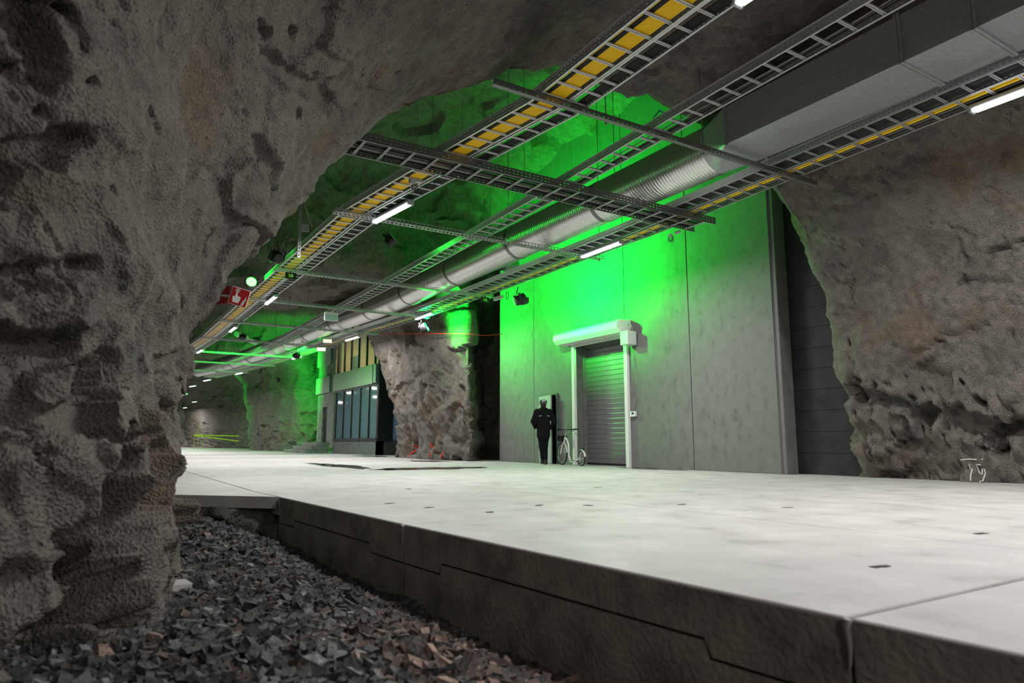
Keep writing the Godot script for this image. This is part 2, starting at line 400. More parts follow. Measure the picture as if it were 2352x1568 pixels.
func make_rock() -> void:
	var rows := rock_rows()
	var seg := [64, 64, 64, 60, 44, 36, 36, 36, 32, 34, 34, 34]
	var nctl := 13
	# interpolate every control row along the section
	var ctl := []
	var cols := 1
	for s in seg: cols += s
	for r in rows:
		var pts: Array = r[0]
		var line := PackedVector3Array()
		for k in nctl - 1:
			for j in seg[k]:
				line.append(crom(pts[maxi(k - 1, 0)], pts[k], pts[k + 1], pts[mini(k + 2, nctl - 1)], float(j) / seg[k]))
		line.append(pts[nctl - 1])
		ctl.append(line)
	var P := PackedVector3Array()
	var nrows := 0
	for r in rows.size() - 1:
		var m: int = rows[r][1]
		var a: PackedVector3Array = ctl[maxi(r - 1, 0)]
		var b: PackedVector3Array = ctl[r]
		var c: PackedVector3Array = ctl[r + 1]
		var d: PackedVector3Array = ctl[mini(r + 2, rows.size() - 1)]
		for j in m + (1 if r == rows.size() - 2 else 0):
			var t := float(j) / m
			# blend of curve and chord keeps the sharp arch edges from overshooting
			for i in cols: P.append(crom(a[i], b[i], c[i], d[i], t).lerp(b[i].lerp(c[i], t), 0.5))
			nrows += 1
	var N := grid_normals(P, nrows, cols, true)
	var big := noise(1, 0.33, 3)
	var mid := noise(2, 1.1, 4)
	var fine := noise(3, 6.0, 3)
	var warp := noise(4, 0.9, 2)
	var crackn := noise(5, 0.55, 3)
	var stain_n := noise(6, 0.5, 4)
	var stain2 := noise(7, 1.7, 4)
	var C := PackedColorArray()
	C.resize(P.size())
	var P0 := P.duplicate()
	var gashes := [
		[Vector3(0.02, 0.42, -4.24), Vector3(0.05, -0.08, -4.06), 0.13, 0.42], [Vector3(0.03, -0.12, -4.03), Vector3(-0.10, -0.55, -3.75), 0.17, 0.45],
		[Vector3(-0.55, 1.33, -3.88), Vector3(-0.11, 1.51, -4.18), 0.085, 0.13], [Vector3(-0.60, 1.82, -3.70), Vector3(-0.27, 2.10, -3.90), 0.10, 0.15],
		[Vector3(-0.60, 2.52, -3.40), Vector3(-0.40, 2.42, -3.62), 0.13, 0.2], [Vector3(-0.50, 1.09, -3.9), Vector3(-0.17, 1.06, -4.15), 0.10, 0.14],
		[Vector3(0.05, 1.05, -4.4), Vector3(-0.08, 0.90, -4.2), 0.09, 0.12], [Vector3(0.96, 3.35, -4.89), Vector3(1.67, 3.63, -5.79), 0.12, 0.10],
		[Vector3(0.92, 2.86, -5.19), Vector3(1.14, 2.70, -5.62), 0.10, 0.08],
		[Vector3(11.12, 1.52, -6.95), Vector3(11.41, 1.05, -5.87), 0.20, 0.24], [Vector3(11.41, 1.05, -5.87), Vector3(11.68, 0.68, -4.6), 0.22, 0.28],
		[Vector3(10.92, 3.63, -4.94), Vector3(11.17, 3.01, -5.05), 0.05, 0.06], [Vector3(11.08, 3.52, -4.42), Vector3(11.42, 2.13, -4.61), 0.05, 0.06],
		[Vector3(11.23, 2.12, -5.63), Vector3(11.34, 2.39, -4.87), 0.06, 0.07], [Vector3(11.17, 3.01, -5.05), Vector3(11.31, 2.88, -4.48), 0.05, 0.06],
		[Vector3(10.03, 4.35, -6.29), Vector3(10.14, 4.45, -5.67), 0.05, 0.05], [Vector3(7.09, 5.81, -6.25), Vector3(7.15, 5.83, -5.98), 0.05, 0.06],
		[Vector3(11.13, 3.32, -4.64), Vector3(11.16, 3.44, -4.17), 0.07, 0.09], [Vector3(6.6, 5.85, -5.9), Vector3(7.6, 5.9, -5.2), 0.12, 0.08]]
	for k in P.size():
		var p := P[k]
		var wv := warp.get_noise_3dv(p)
		var h := big.get_noise_3dv(p) * 0.26 + mid.get_noise_3dv(p) * 0.11 + fine.get_noise_3dv(p) * 0.022
		# raw blasted rock low down, sprayed concrete above
		var line := 1.15 if p.x < 6.0 else 1.3
		if p.z < -18.0: line = 2.0
		var cw := 1.0 - smoothstep(line - 0.5, line + 0.9, p.y + wv * 1.1)
		var q := p + Vector3(wv, warp.get_noise_3d(p.x + 31.0, p.y, p.z), wv * 0.5) * 0.22
		if cw > 0.02:
			h += cw * (facet(q, 0.62) * (0.17 if p.x < 3.0 and p.z > -8.0 else 0.22) + facet(q * Vector3(1, 0.7, 1), 0.21) * 0.075)
		else:
			h += facet(q, 1.3) * (0.05 if p.z > -7.4 else 0.22)
		# clefts, ledges and gashes that stand out
		if p.z > -7.2 and p.z < -2.5:
			for g in gashes:
				var ga: Vector3 = g[0]
				var gd: Vector3 = g[1] - ga
				var gt := clampf((p - ga).dot(gd) / gd.length_squared(), 0.0, 1.0)
				var dist := (p - ga - gd * gt + Vector3(0, 0.06 * wv, 0)).length() * (1.0 + 1.3 * mid.get_noise_3dv(p * 3.0))
				var gr: float = g[2]
				if dist < gr: h -= float(g[3]) * (1.0 - smoothstep(0.35 * gr, gr, dist))
		# a few open cracks
		var cr := absf(crackn.get_noise_3d(p.x, p.y * 1.6, p.z))
		if cr < 0.018 and stain2.get_noise_3dv(p * 0.4) > 0.02: h -= 0.05 * (1.0 - cr / 0.018)
		P[k] = p + N[k] * h
		var s := stain_n.get_noise_3dv(p)
		var s2 := stain2.get_noise_3dv(p)
		var col := Color(0.240, 0.224, 0.204).lerp(Color(0.215, 0.157, 0.105), smoothstep(0.05, 0.5, s + s2 * 0.5) * 0.65)
		col = col.lerp(Color(0.15, 0.145, 0.14), smoothstep(0.1, 0.5, s2 - s * 0.5) * 0.6)
		C[k] = col
	N = grid_normals(P, nrows, cols, true)
	rock_marks(P0, P, N)
	var cut := [0, 64 * 4 - 4, cols - 1 - 34 * 3 - 32, cols - 1]
	var names := ["wall_left", "ceiling", "wall_right"]
	for w in 3:
		var lo: int = cut[w]
		var hi: int = cut[w + 1]
		var wide := hi - lo + 1
		var v := PackedVector3Array()
		var n := PackedVector3Array()
		var cc := PackedColorArray()
		var ix := PackedInt32Array()
		for r in nrows:
			var o := r * cols + lo
			v.append_array(P.slice(o, o + wide)); n.append_array(N.slice(o, o + wide)); cc.append_array(C.slice(o, o + wide))
		for r in nrows - 1:
			for i in wide - 1:
				var a := r * wide + i
				ix.append_array([a, a + 1, a + wide, a + 1, a + wide + 1, a + wide])
		var am := ArrayMesh.new()
		var arr := []
		arr.resize(Mesh.ARRAY_MAX)
		arr[Mesh.ARRAY_VERTEX] = v; arr[Mesh.ARRAY_NORMAL] = n; arr[Mesh.ARRAY_COLOR] = cc; arr[Mesh.ARRAY_INDEX] = ix
		am.add_surface_from_arrays(Mesh.PRIMITIVE_TRIANGLES, arr)
		am.surface_set_material(0, M.rock)
		struct(part_mesh(am, names[w]))
	# rock closing the tunnel behind the viewer and at its far end
	var mb := MB.new()
	mb.col = Color(0.3, 0.29, 0.27)
	mb.span(Vector3(-5, -1.5, 9.4), Vector3(14, 8, 10.6))
	struct(part(mb, "wall_back", M.rock))
	far_end()

# hand-painted strokes that follow the rock surface
func rock_marks(P0: PackedVector3Array, P: PackedVector3Array, N: PackedVector3Array) -> void:
	var near := PackedInt32Array()
	var pill := PackedInt32Array()
	for k in P0.size():
		var p := P0[k]
		if p.x > 11.4 and p.y < 0.7 and p.z < -4.9 and p.z > -5.8: near.append(k)
		elif p.x > 9.8 and p.x < 10.95 and p.y < 1.2 and p.z < -20.2 and p.z > -26.0: pill.append(k)
	var drape := func(mb: MB, ids: PackedInt32Array, pts: Array, r: float) -> void:
		var path := []
		for i in pts.size() - 1:
			for q in 4:
				var b: Vector3 = pts[i].lerp(pts[i + 1], q / 3.0)
				var best := 1e9
				var w := -1
				for k in ids:
					var d := (P0[k].z - b.z) * (P0[k].z - b.z) + (P0[k].y - b.y) * (P0[k].y - b.y)
					if d < best: best = d; w = k
				if w >= 0:
					var np := P[w] + N[w] * 0.006
					if path.is_empty() or path[path.size() - 1].distance_to(np) > 0.012: path.append(np)
		if path.size() > 1: mb.tube(path, r, 5)
	var Y := func(u: float, v: float) -> Vector3: return Vector3(11.7, (1105.0 - v) * 0.0082 - 0.02, -5.42 + (u - 2223.0) * 0.0056)
	var t := base("chalk_number")
	tag(t, "white hand-painted number 19 under a short bar on the rock", "marking")
	var mb := MB.new()
	drape.call(mb, near, [Y.call(2205, 1056), Y.call(2256, 1060)], 0.011); part(mb, "bar", M.chalk, t)
	mb = MB.new()
	drape.call(mb, near, [Y.call(2221, 1064), Y.call(2226, 1080), Y.call(2231, 1096)], 0.010); part(mb, "digit_one", M.chalk, t)
	mb = MB.new()
	drape.call(mb, near, [Y.call(2252, 1072), Y.call(2243, 1069), Y.call(2239, 1078), Y.call(2246, 1084), Y.call(2253, 1078), Y.call(2254, 1088), Y.call(2252, 1102)], 0.010); part(mb, "digit_nine", M.chalk, t)
	for a in [[-22.3, 0.55, 0.1], [-24.0, 0.5, 0.05], [-21.2, 0.3, 0.1]]:
		mb = MB.new()
		drape.call(mb, pill, [Vector3(10.4, a[1], a[0]), Vector3(10.4, a[1] * 0.6, a[0] + 0.08), Vector3(10.4, a[2], a[0] - 0.05)], 0.03)
		if mb.v.size(): tag(part(mb, "survey_mark", M.orange_paint), "orange spray mark low on the rock pillar", "marking", "orange survey marks on the pillar")

func far_end() -> void:
	var nn := noise(8, 0.25, 4)
	var w := 60
	var hgt := 30
	var P := PackedVector3Array()
	for j in hgt + 1:
		for i in w + 1:
			var x := lerpf(-8.0, 15.0, float(i) / w)
			var y := lerpf(-1.0, 8.5, float(j) / hgt)
			P.append(Vector3(x, y, -90.5 + nn.get_noise_2d(x, y) * 2.5 + facet(Vector3(x, y, 0), 1.6) * 0.6))
	var N := grid_normals(P, hgt + 1, w + 1, false)
	var mb := MB.new()
	mb.col = Color(0.34, 0.33, 0.31)
	for k in P.size(): mb.vert(P[k], N[k] if N[k].z > 0 else -N[k])
	for j in hgt:
		for i in w:
			var a := j * (w + 1) + i
			mb.ix.append_array([a, a + w + 2, a + 1, a, a + w + 1, a + w + 2])
	struct(part(mb, "wall_end", M.rock))

func grid_normals(P: PackedVector3Array, nr: int, nc: int, inward: bool) -> PackedVector3Array:
	var N := PackedVector3Array()
	N.resize(P.size())
	for r in nr:
		var up := maxi(r - 1, 0) * nc
		var dn := mini(r + 1, nr - 1) * nc
		var o := r * nc
		for i in nc:
			var du := P[dn + i] - P[up + i]
			var ds := P[o + mini(i + 1, nc - 1)] - P[o + maxi(i - 1, 0)]
			N[o + i] = du.cross(ds).normalized()
	return N

# ---------- platform, pit ----------
func edge_x(z: float) -> float: return 2.40 + 0.073 * z if z > -4.85 else 2.046 + 0.0572 * (z + 4.85)

func make_floor() -> void:
	var fl := Node3D.new()
	fl.name = "floor"
	add_child(fl)
	struct(fl)
	var zs := [6.5, 2.3, -1.5, -4.85, -9.15, -13.2, -17.4, -21.6, -25.8, -30.0, -36.0, -42.0, -50.0, -62.0, -92.0]
	var xs := [0.0, 4.55, 7.1, 9.6, 16.2]
	for k in zs.size() - 1:
		var z0: float = zs[k]
		var z1: float = zs[k + 1]
		for i in xs.size() - 1:
			var x0a: float = xs[i]
			var x0b: float = xs[i]
			if i == 0:
				x0a = edge_x(z0); x0b = edge_x(z1)
				if z0 <= -9.0: x0a = 1.80; x0b = 1.80
			var g := 0.003
			if i == 0 or k == 2: g = 0.006
			slab(fl, x0a + (0.0 if i == 0 and z0 > -9.0 else g), x0b + (0.0 if i == 0 and z0 > -9.0 else g), float(xs[i + 1]) - 0.003, z0 - (0.011 if k == 2 else 0.003), z1 + (0.011 if k == 1 else 0.003))
	# the piece left of the long joint, with the slanting end over the pit
	var mb := MB.new()
	var poly := PackedVector2Array([Vector2(1.845, -8.0), Vector2(0.94, -8.90), Vector2(-1.2, -10.9), Vector2(-1.2, -50.0), Vector2(1.787, -50.0), Vector2(1.787, -9.15)])
	mb.prism(poly, 0.13, Transform3D(Basis(Vector3.RIGHT, Vector3.BACK, Vector3.DOWN), Vector3.ZERO))
	part(mb, "slab", M.floor_concrete, fl)
	mb = MB.new()
	mb.span(Vector3(-1.0, -0.2, -50.02), Vector3(1.79, 0, -92.0)); mb.span(Vector3(-8.0, -0.2, -50.0), Vector3(-1.0, 0.0, -92.0))
	part(mb, "slab", M.floor_concrete, fl)
	# packed joints underneath, so that nothing shows through the seams
	mb = MB.new()
	mb.prism(PackedVector2Array([Vector2(3.05, 6.4), Vector2(2.35, -1.5), Vector2(2.12, -4.85), Vector2(1.95, -8.2), Vector2(1.0, -9.4), Vector2(1.0, -90.0), Vector2(16.0, -90.0), Vector2(16.0, 6.4)]), 0.10, Transform3D(Basis(Vector3.RIGHT, Vector3.BACK, Vector3.DOWN), Vector3(0, -0.03, 0)))
	part(mb, "joint_filler", M.joint_filler, fl)
	# pocket recesses and scuffs left by lifting anchors
	for p in [[1140, 3.02, -5.28], [948, 2.6, -6.55], [1018, 2.75, -5.95], [1190, 3.75, -5.6], [1322, 4.15, -5.35], [1480, 5.0, -4.95], [1860, 3.35, -2.0], [2330, 5.1, -2.35], [1700, 5.6, -4.2], [930, 3.6, -8.4], [1230, 5.9, -7.4]]:
		mb = MB.new()
		var a0 := rng.randf() * TAU
		var poly2 := PackedVector2Array()
		for q in 12:
			var rr := (0.028 + 0.012 * rng.randf()) * (1.35 if q % 6 < 3 else 0.75)
			poly2.append(Vector2(cos(a0 + TAU * q / 12) * rr * 1.5, sin(a0 + TAU * q / 12) * rr))
		mb.prism(poly2, 0.004, Transform3D(Basis(Vector3.RIGHT, Vector3.BACK, Vector3.DOWN), Vector3(p[1], 0.0015, p[2])))
		part(mb, "anchor_pocket", M.grime, fl)

func slab(fl: Node3D, xa: float, xb: float, x1: float, z0: float, z1: float) -> void:
	# top plate with a small chamfer; xa at z0, xb at z1
	var mb := MB.new()
	var bev := 0.006
	var t := -0.2
	var a := Vector3(xa, 0, z0)
	var b := Vector3(x1, 0, z0)
	var c := Vector3(x1, 0, z1)
	var d := Vector3(xb, 0, z1)
	var ia := a + Vector3(bev, 0, -bev)
	var ib := b + Vector3(-bev, 0, -bev)
	var ic := c + Vector3(-bev, 0, bev)
	var id := d + Vector3(bev, 0, bev)
	mb.quad(ia, ib, ic, id)
	var e := [a, b, c, d]
	var f := [ia, ib, ic, id]
	for k in 4:
		var p: Vector3 = e[k] + Vector3(0, -bev, 0)
		var q: Vector3 = e[(k + 1) % 4] + Vector3(0, -bev, 0)
		mb.quad(p, q, f[(k + 1) % 4], f[k])
		mb.quad(p + Vector3(0, t + bev, 0), q + Vector3(0, t + bev, 0), q, p)
	part(mb, "slab", M.floor_concrete, fl)

func make_pit() -> void:
	# edge beam of the platform: upper fascia pieces over a wall set back a little, with stepped bearing notches
	var w := Node3D.new()
	w.name = "wall_pit"
	add_child(w)
	struct(w)
	var cuts := [6.0, 2.3, -1.5, -4.85, -7.95]
	for k in cuts.size() - 1:
		var z0: float = cuts[k] - 0.006
		var z1: float = cuts[k + 1] + 0.006
		# fascia: polygon in (z, y), deeper at the ends where the beams bear
		var L := z0 - z1
		var poly := PackedVector2Array([Vector2(0, -0.012), Vector2(L, -0.012), Vector2(L, -0.27), Vector2(L - 0.5, -0.27), Vector2(L - 0.54, -0.20), Vector2(0.62, -0.20), Vector2(0.58, -0.27), Vector2(0, -0.27)])
		var mb := MB.new()
		var dir := Vector3(edge_x(z1) - edge_x(z0), 0, z1 - z0).normalized()
		var out := Vector3(dir.z, 0, -dir.x)
		if out.x > 0: out = -out
		mb.prism(poly, 0.25, Transform3D(Basis(dir, Vector3.UP, -out), Vector3(edge_x(z0), 0, z0) + out * 0.004))
		part(mb, "edge_beam", M.slab_face, w)
		mb = MB.new()
		mb.prism(PackedVector2Array([Vector2(0, -0.215), Vector2(0.56, -0.215), Vector2(0.56, -0.285), Vector2(0.02, -0.285), Vector2(0.02, -1.1), Vector2(L, -1.1), Vector2(L, -0.285), Vector2(L - 0.52, -0.285), Vector2(L - 0.52, -0.215), Vector2(0, -0.215)]) if false else PackedVector2Array([Vector2(0.0, -0.285), Vector2(0.60, -0.285), Vector2(0.62, -0.215), Vector2(L - 0.54, -0.215), Vector2(L - 0.52, -0.285), Vector2(L, -0.285), Vector2(L, -1.1), Vector2(0, -1.1)]), 0.2, Transform3D(Basis(dir, Vector3.UP, -out), Vector3(edge_x(z0), 0, z0)))
		part(mb, "footing_block", M.slab_face, w)
	var bk := MB.new()
	bk.prism(PackedVector2Array([Vector2(edge_x(6.0) + 0.03, 6.0), Vector2(edge_x(-8.0) + 0.03, -8.0), Vector2(edge_x(-8.0) + 0.3, -8.0), Vector2(edge_x(6.0) + 0.3, 6.0)]), 0.95, Transform3D(Basis(Vector3.RIGHT, Vector3.BACK, Vector3.DOWN), Vector3(0, -0.14, 0)))
	part(bk, "joint_filler", M.joint_filler, w)
	# cast mortar that ran out of two of the joints
	for z in [-4.85, -1.5]:
		var mb := MB.new()
		var pts := []
		for i in 9: pts.append(Vector3(edge_x(z) - 0.006 + rng.randf_range(-0.003, 0.003), -0.005 - 0.02 * i, z + rng.randf_range(-0.006, 0.006)))
		mb.tube(pts, 0.016, 6, 0.005)
		part(mb, "mortar_run", M.pale_stone, w)
	# ragged rock and lean concrete under the slanting slab at the end of the pit
	var mb2 := MB.new()
	var nn := noise(61, 1.6, 4)
	var A := Vector3(1.98, 0, -7.98)
	var B := Vector3(-1.3, 0, -11.0)
	var dirb := (B - A).normalized()
	var outb := Vector3(-dirb.z, 0, dirb.x)
	if outb.z < 0: outb = -outb
	var cols := 70
	var rws := 24
	mb2.col = Color(0.26, 0.26, 0.25)
	var P := PackedVector3Array()
	for j in rws + 1:
		for i in cols + 1:
			var t := float(i) / cols
			var y := -0.12 - 0.9 * float(j) / rws
			var p := A.lerp(B, t) + Vector3(0, y, 0)
			var deep := 0.02 + 0.10 * nn.get_noise_3dv(p * 2.0) + facet(p, 0.3) * 0.13 - 0.25 * smoothstep(0.1, 0.7, float(j) / rws)
			P.append(p - outb * deep)
	var N := grid_normals(P, rws + 1, cols + 1, false)
	for k in P.size(): mb2.vert(P[k], N[k] if N[k].dot(outb) > 0 else -N[k])
	for j in rws:
		for i in cols:
			var a := j * (cols + 1) + i
			mb2.ix.append_array([a, a + cols + 2, a + 1, a, a + cols + 1, a + cols + 2])
	part(mb2, "underside_rock", M.rock, w)

func stone_mesh(sd: int) -> ArrayMesh:
	var r := RandomNumberGenerator.new()
	r.seed = sd
	# a split block of stone: jittered corners, one broken ridge, flat faces
	var mb := MB.new()
	var c := []
	for i in 8:
		c.append(Vector3(1.0 if i & 1 else -1.0, 1.0 if i & 2 else -1.0, 1.0 if i & 4 else -1.0) * Vector3(0.86, 0.50, 0.62) * r.randf_range(0.72, 1.1) + Vector3(r.randf_range(-0.26, 0.26), r.randf_range(-0.16, 0.16), r.randf_range(-0.26, 0.26)))
	var faces := [[4, 5, 7, 6], [1, 0, 2, 3], [5, 1, 3, 7], [0, 4, 6, 2], [6, 7, 3, 2], [0, 1, 5, 4]]
	for f in faces:
		var p: Vector3 = (c[f[0]] + c[f[1]] + c[f[2]] + c[f[3]]) * 0.25
		p *= r.randf_range(0.9, 1.08)
		p += Vector3(r.randf_range(-0.2, 0.2), 0, r.randf_range(-0.2, 0.2))
		for j in 4: mb.tri(c[f[j]], c[f[(j + 1) % 4]], p)
	return mb.mesh(M.stone)

var grav_n: FastNoiseLite
func gravel_y(x: float, z: float) -> float:
	var d := edge_x(z) - x
	return -0.35 + 0.05 * grav_n.get_noise_2d(x, z) - 0.20 * (1.0 - smoothstep(0.0, 0.75, d)) - 0.05 * smoothstep(-6.0, -3.0, z) + 0.09 * (1.0 - smoothstep(-8.4, -6.0, z))

func make_gravel() -> void:
	grav_n = noise(71, 0.8, 3)
	var mb := MB.new()
	mb.col = Color.WHITE
	var nx := 60
	var nz := 90
	for j in nz + 1:
		for i in nx + 1:
			var z := lerpf(7.0, -11.0, float(j) / nz)
			var x := lerpf(-3.6, maxf(edge_x(z), 1.6) + 0.1, float(i) / nx)
			mb.vert(Vector3(x, gravel_y(x, z) - 0.03, z), Vector3.UP)
	for j in nz:
		for i in nx:
			var a := j * (nx + 1) + i
			mb.ix.append_array([a, a + nx + 2, a + 1, a, a + nx + 1, a + nx + 2])
	var bed := part(mb, "gravel_bed", M.gravel_base)
	struct(bed)
	tag(bed, "dark gritty ground beneath the crushed stone in the pit", "ground")
	var kinds := []
	for k in 5: kinds.append(stone_mesh(900 + k))
	# scatter: near stones first, they show largest
	var spots := []
	var z := -1.6
	while z > -9.6:
		var step := 0.047
		var x := -1.8
		while x < edge_x(z) - 0.01:
			for layer in 2:
				var px := x + rng.randf_range(-0.024, 0.024)
				var pz := z + rng.randf_range(-0.024, 0.024)
				if pz < -8.0 and (px - 1.84) * 0.71 + (-7.95 - pz) * -0.0 > 0.0: continue
				var end_z := -7.95 - (1.9 - px) * 0.92
				if pz < end_z + 0.05: continue
				if px < -1.0 and pz < -3.2: continue
				spots.append(Vector3(px, gravel_y(px, pz) + (0.004 if layer == 0 else 0.022) + rng.randf_range(-0.01, 0.012), pz))
			x += step * 1.18
		z -= step * 1.18
	var xf_for := func(p: Vector3, s: float) -> Transform3D:
		var b := Basis.from_euler(Vector3(rng.randf_range(-0.55, 0.55), rng.randf() * TAU, rng.randf_range(-0.55, 0.55)))
		return Transform3D(b.scaled_local(Vector3(s, s * rng.randf_range(0.6, 1.1), s * rng.randf_range(0.7, 1.1))), p)
	var red_n := noise(72, 0.9, 2)
	var col_for := func(p: Vector3) -> Color:
		var g := rng.randf_range(0.04, 0.13)
		if rng.randf() < 0.13: g = rng.randf_range(0.17, 0.30)
		var c := Color(g, g * 0.985, g * 0.985)
		var red := smoothstep(-4.2, -3.5, p.z) * smoothstep(0.9, 1.5, p.x)
		if rng.randf() < 0.05 + 0.7 * red: c = Color(g * 1.45, g * 1.0, g * 0.82)
		return c
	# the 300 that show largest: those closest to the viewer inside the view
	var keep := []
	var rest := []
	for p in spots:
		var vis: bool = p.z < -3.05 and p.z > -7.6 and p.x > 0.30 - (p.z + 3.6) * 0.03 and p.x < 1.75
		var free: bool = vis and keep.size() < 299 and Vector2(p.x - 0.50, p.z + 4.95).length() > 0.2
		if free:
			for o in keep:
				if absf(o.x - p.x) < 0.105 and absf(o.z - p.z) < 0.105:
					free = false
					break
		if free: keep.append(p)
		else: rest.append(p)
	var variants := {}
	for i in keep.size():
		var o := MeshInstance3D.new()
		var which := i % 5
		var cc: Color = col_for.call(keep[i])
		var tone := clampi(int(cc.r * 40.0), 1, 12)
		var reddish := cc.r > cc.g * 1.2
		var key := [which, tone, reddish]
		if not variants.has(key):
			var src: ArrayMesh = kinds[which]
			var arr := src.surface_get_arrays(0)
			var nc := PackedColorArray()
			nc.resize(arr[Mesh.ARRAY_VERTEX].size())
			nc.fill(Color(tone / 40.0, tone / 40.0 * (0.64 if reddish else 0.985), tone / 40.0 * (0.52 if reddish else 0.985)))
			arr[Mesh.ARRAY_COLOR] = nc
			var am := ArrayMesh.new()
			am.add_surface_from_arrays(Mesh.PRIMITIVE_TRIANGLES, arr)
			am.surface_set_material(0, M.stone)
			variants[key] = am
		o.mesh = variants[key]
		o.name = numbered("gravel_stone")
		add_child(o)
		o.transform = xf_for.call(keep[i] + Vector3(0, 0.012, 0), rng.randf_range(0.032, 0.048))
		tag(o, "reddish brown angular stone among the crushed gravel" if reddish else "dark grey angular stone among the crushed gravel", "stone", "reddish gravel stones in the pit" if reddish else "grey gravel stones in the pit")
	var holder := base("crushed_stone")
	tag(holder, "bed of dark crushed stone filling the pit beside the platform", "gravel")
	holder.set_meta("kind", "stuff")
	for k in 5:
		var mm := MultiMesh.new()
		mm.transform_format = MultiMesh.TRANSFORM_3D
		mm.use_colors = true
		mm.mesh = kinds[k]
		var mine := []
		for i in rest.size():
			if i % 5 == k: mine.append(rest[i])
		mm.instance_count = mine.size()
		for i in mine.size():
			mm.set_instance_transform(i, xf_for.call(mine[i], rng.randf_range(0.024, 0.049)))
			mm.set_instance_color(i, col_for.call(mine[i]))
		var o := MultiMeshInstance3D.new()
		o.multimesh = mm
		o.name = "stones"
		o.set_meta("kind", "stuff")
		holder.add_child(o, true)
	# one pale slab of stone lying against the rock foot
	var ps := part_mesh(stone_mesh(77), "pale_rock")
	ps.mesh = ps.mesh.duplicate()
	ps.mesh.surface_set_material(0, M.pale_stone)
	ps.transform = Transform3D(Basis.from_euler(Vector3(0.15, 0.5, -0.1)).scaled_local(Vector3(0.13, 0.075, 0.09)), Vector3(0.50, -0.315, -4.95))
	tag(ps, "pale grey flat rock lying on gravel at the foot of the rock wall", "rock")

# ---------- concrete building with the roller door ----------
const WX := 11.3
func make_building() -> void:
	var w := Node3D.new()
	w.name = "wall_concrete"
	add_child(w)
	struct(w)
	var zs := [-8.56, -10.79, -12.96, -15.1, -17.1, -19.12]
	var top := 9.9
	for k in 5:
		var z0: float = zs[k] - 0.008
		var z1: float = zs[k + 1] + 0.008
		var mb := MB.new()
		if k == 2:
			mb.span(Vector3(WX, 3.28, z0), Vector3(WX + 0.3, top, z1))
		elif k == 3:
			mb.span(Vector3(WX, 0, z0), Vector3(WX + 0.3, top, -15.86)); mb.span(Vector3(WX, 1.99, -15.86), Vector3(WX + 0.3, top, -16.78)); mb.span(Vector3(WX, 0, -16.78), Vector3(WX + 0.3, top, z1))
		else:
			mb.bbox(Vector3(WX + 0.15, top * 0.5, (z0 + z1) * 0.5), Vector3(0.3, top, z0 - z1), 0.008)
		part(mb, "panel", M.wall_concrete, w)
	# dark backing that shows in the joints, door reveals
	var mb := MB.new()
	mb.span(Vector3(WX + 0.05, 0, -8.6), Vector3(WX + 0.25, top, -12.90))
	mb.span(Vector3(WX + 0.05, 3.35, -12.90), Vector3(WX + 0.25, top, -15.15))
	mb.span(Vector3(WX + 0.05, 2.05, -15.15), Vector3(WX + 0.25, top, -19.1))
	mb.span(Vector3(WX + 0.05, 0, -16.85), Vector3(WX + 0.25, 2.05, -19.1))
	part(mb, "joint_filler", M.joint_filler, w)
	mb = MB.new()
	mb.span(Vector3(WX + 0.3, 0, -12.80), Vector3(WX + 0.62, 3.4, -12.94)); mb.span(Vector3(WX + 0.3, 0, -15.06), Vector3(WX + 0.62, 3.4, -15.2)); mb.span(Vector3(WX + 0.3, 3.2, -12.8), Vector3(WX + 0.62, 3.5, -15.2))
	part(mb, "reveal", M.wall_concrete, w)
	mb = MB.new()
	mb.span(Vector3(WX + 0.55, 0, -8.6), Vector3(WX + 0.6, top, -19.1)); mb.span(Vector3(WX, 0, -19.1), Vector3(WX + 2.6, top, -19.12)); mb.span(Vector3(WX, top, -8.56), Vector3(WX + 2.6, top + 0.2, -19.12))
	part(mb, "inner_wall", M.wall_concrete, w)
	# return pier and the set-back board-marked wall, its grey darkened to hold the shade
	mb = MB.new()
	mb.span(Vector3(WX + 0.02, 0, -8.55), Vector3(WX + 0.62, top, -8.60))
	mb.bbox(Vector3(WX + 0.2, top * 0.5, -8.51), Vector3(0.34, top, 0.09), 0.01)
	part(mb, "return_pier", M.wall_concrete, w)
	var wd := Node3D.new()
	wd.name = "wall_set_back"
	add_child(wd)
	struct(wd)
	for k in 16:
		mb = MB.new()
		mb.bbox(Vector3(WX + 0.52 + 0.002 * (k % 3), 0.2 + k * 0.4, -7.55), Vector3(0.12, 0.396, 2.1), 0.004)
		part(mb, "board", M.shaded_board_wall, wd)
	make_roller_door()
	make_side_door()

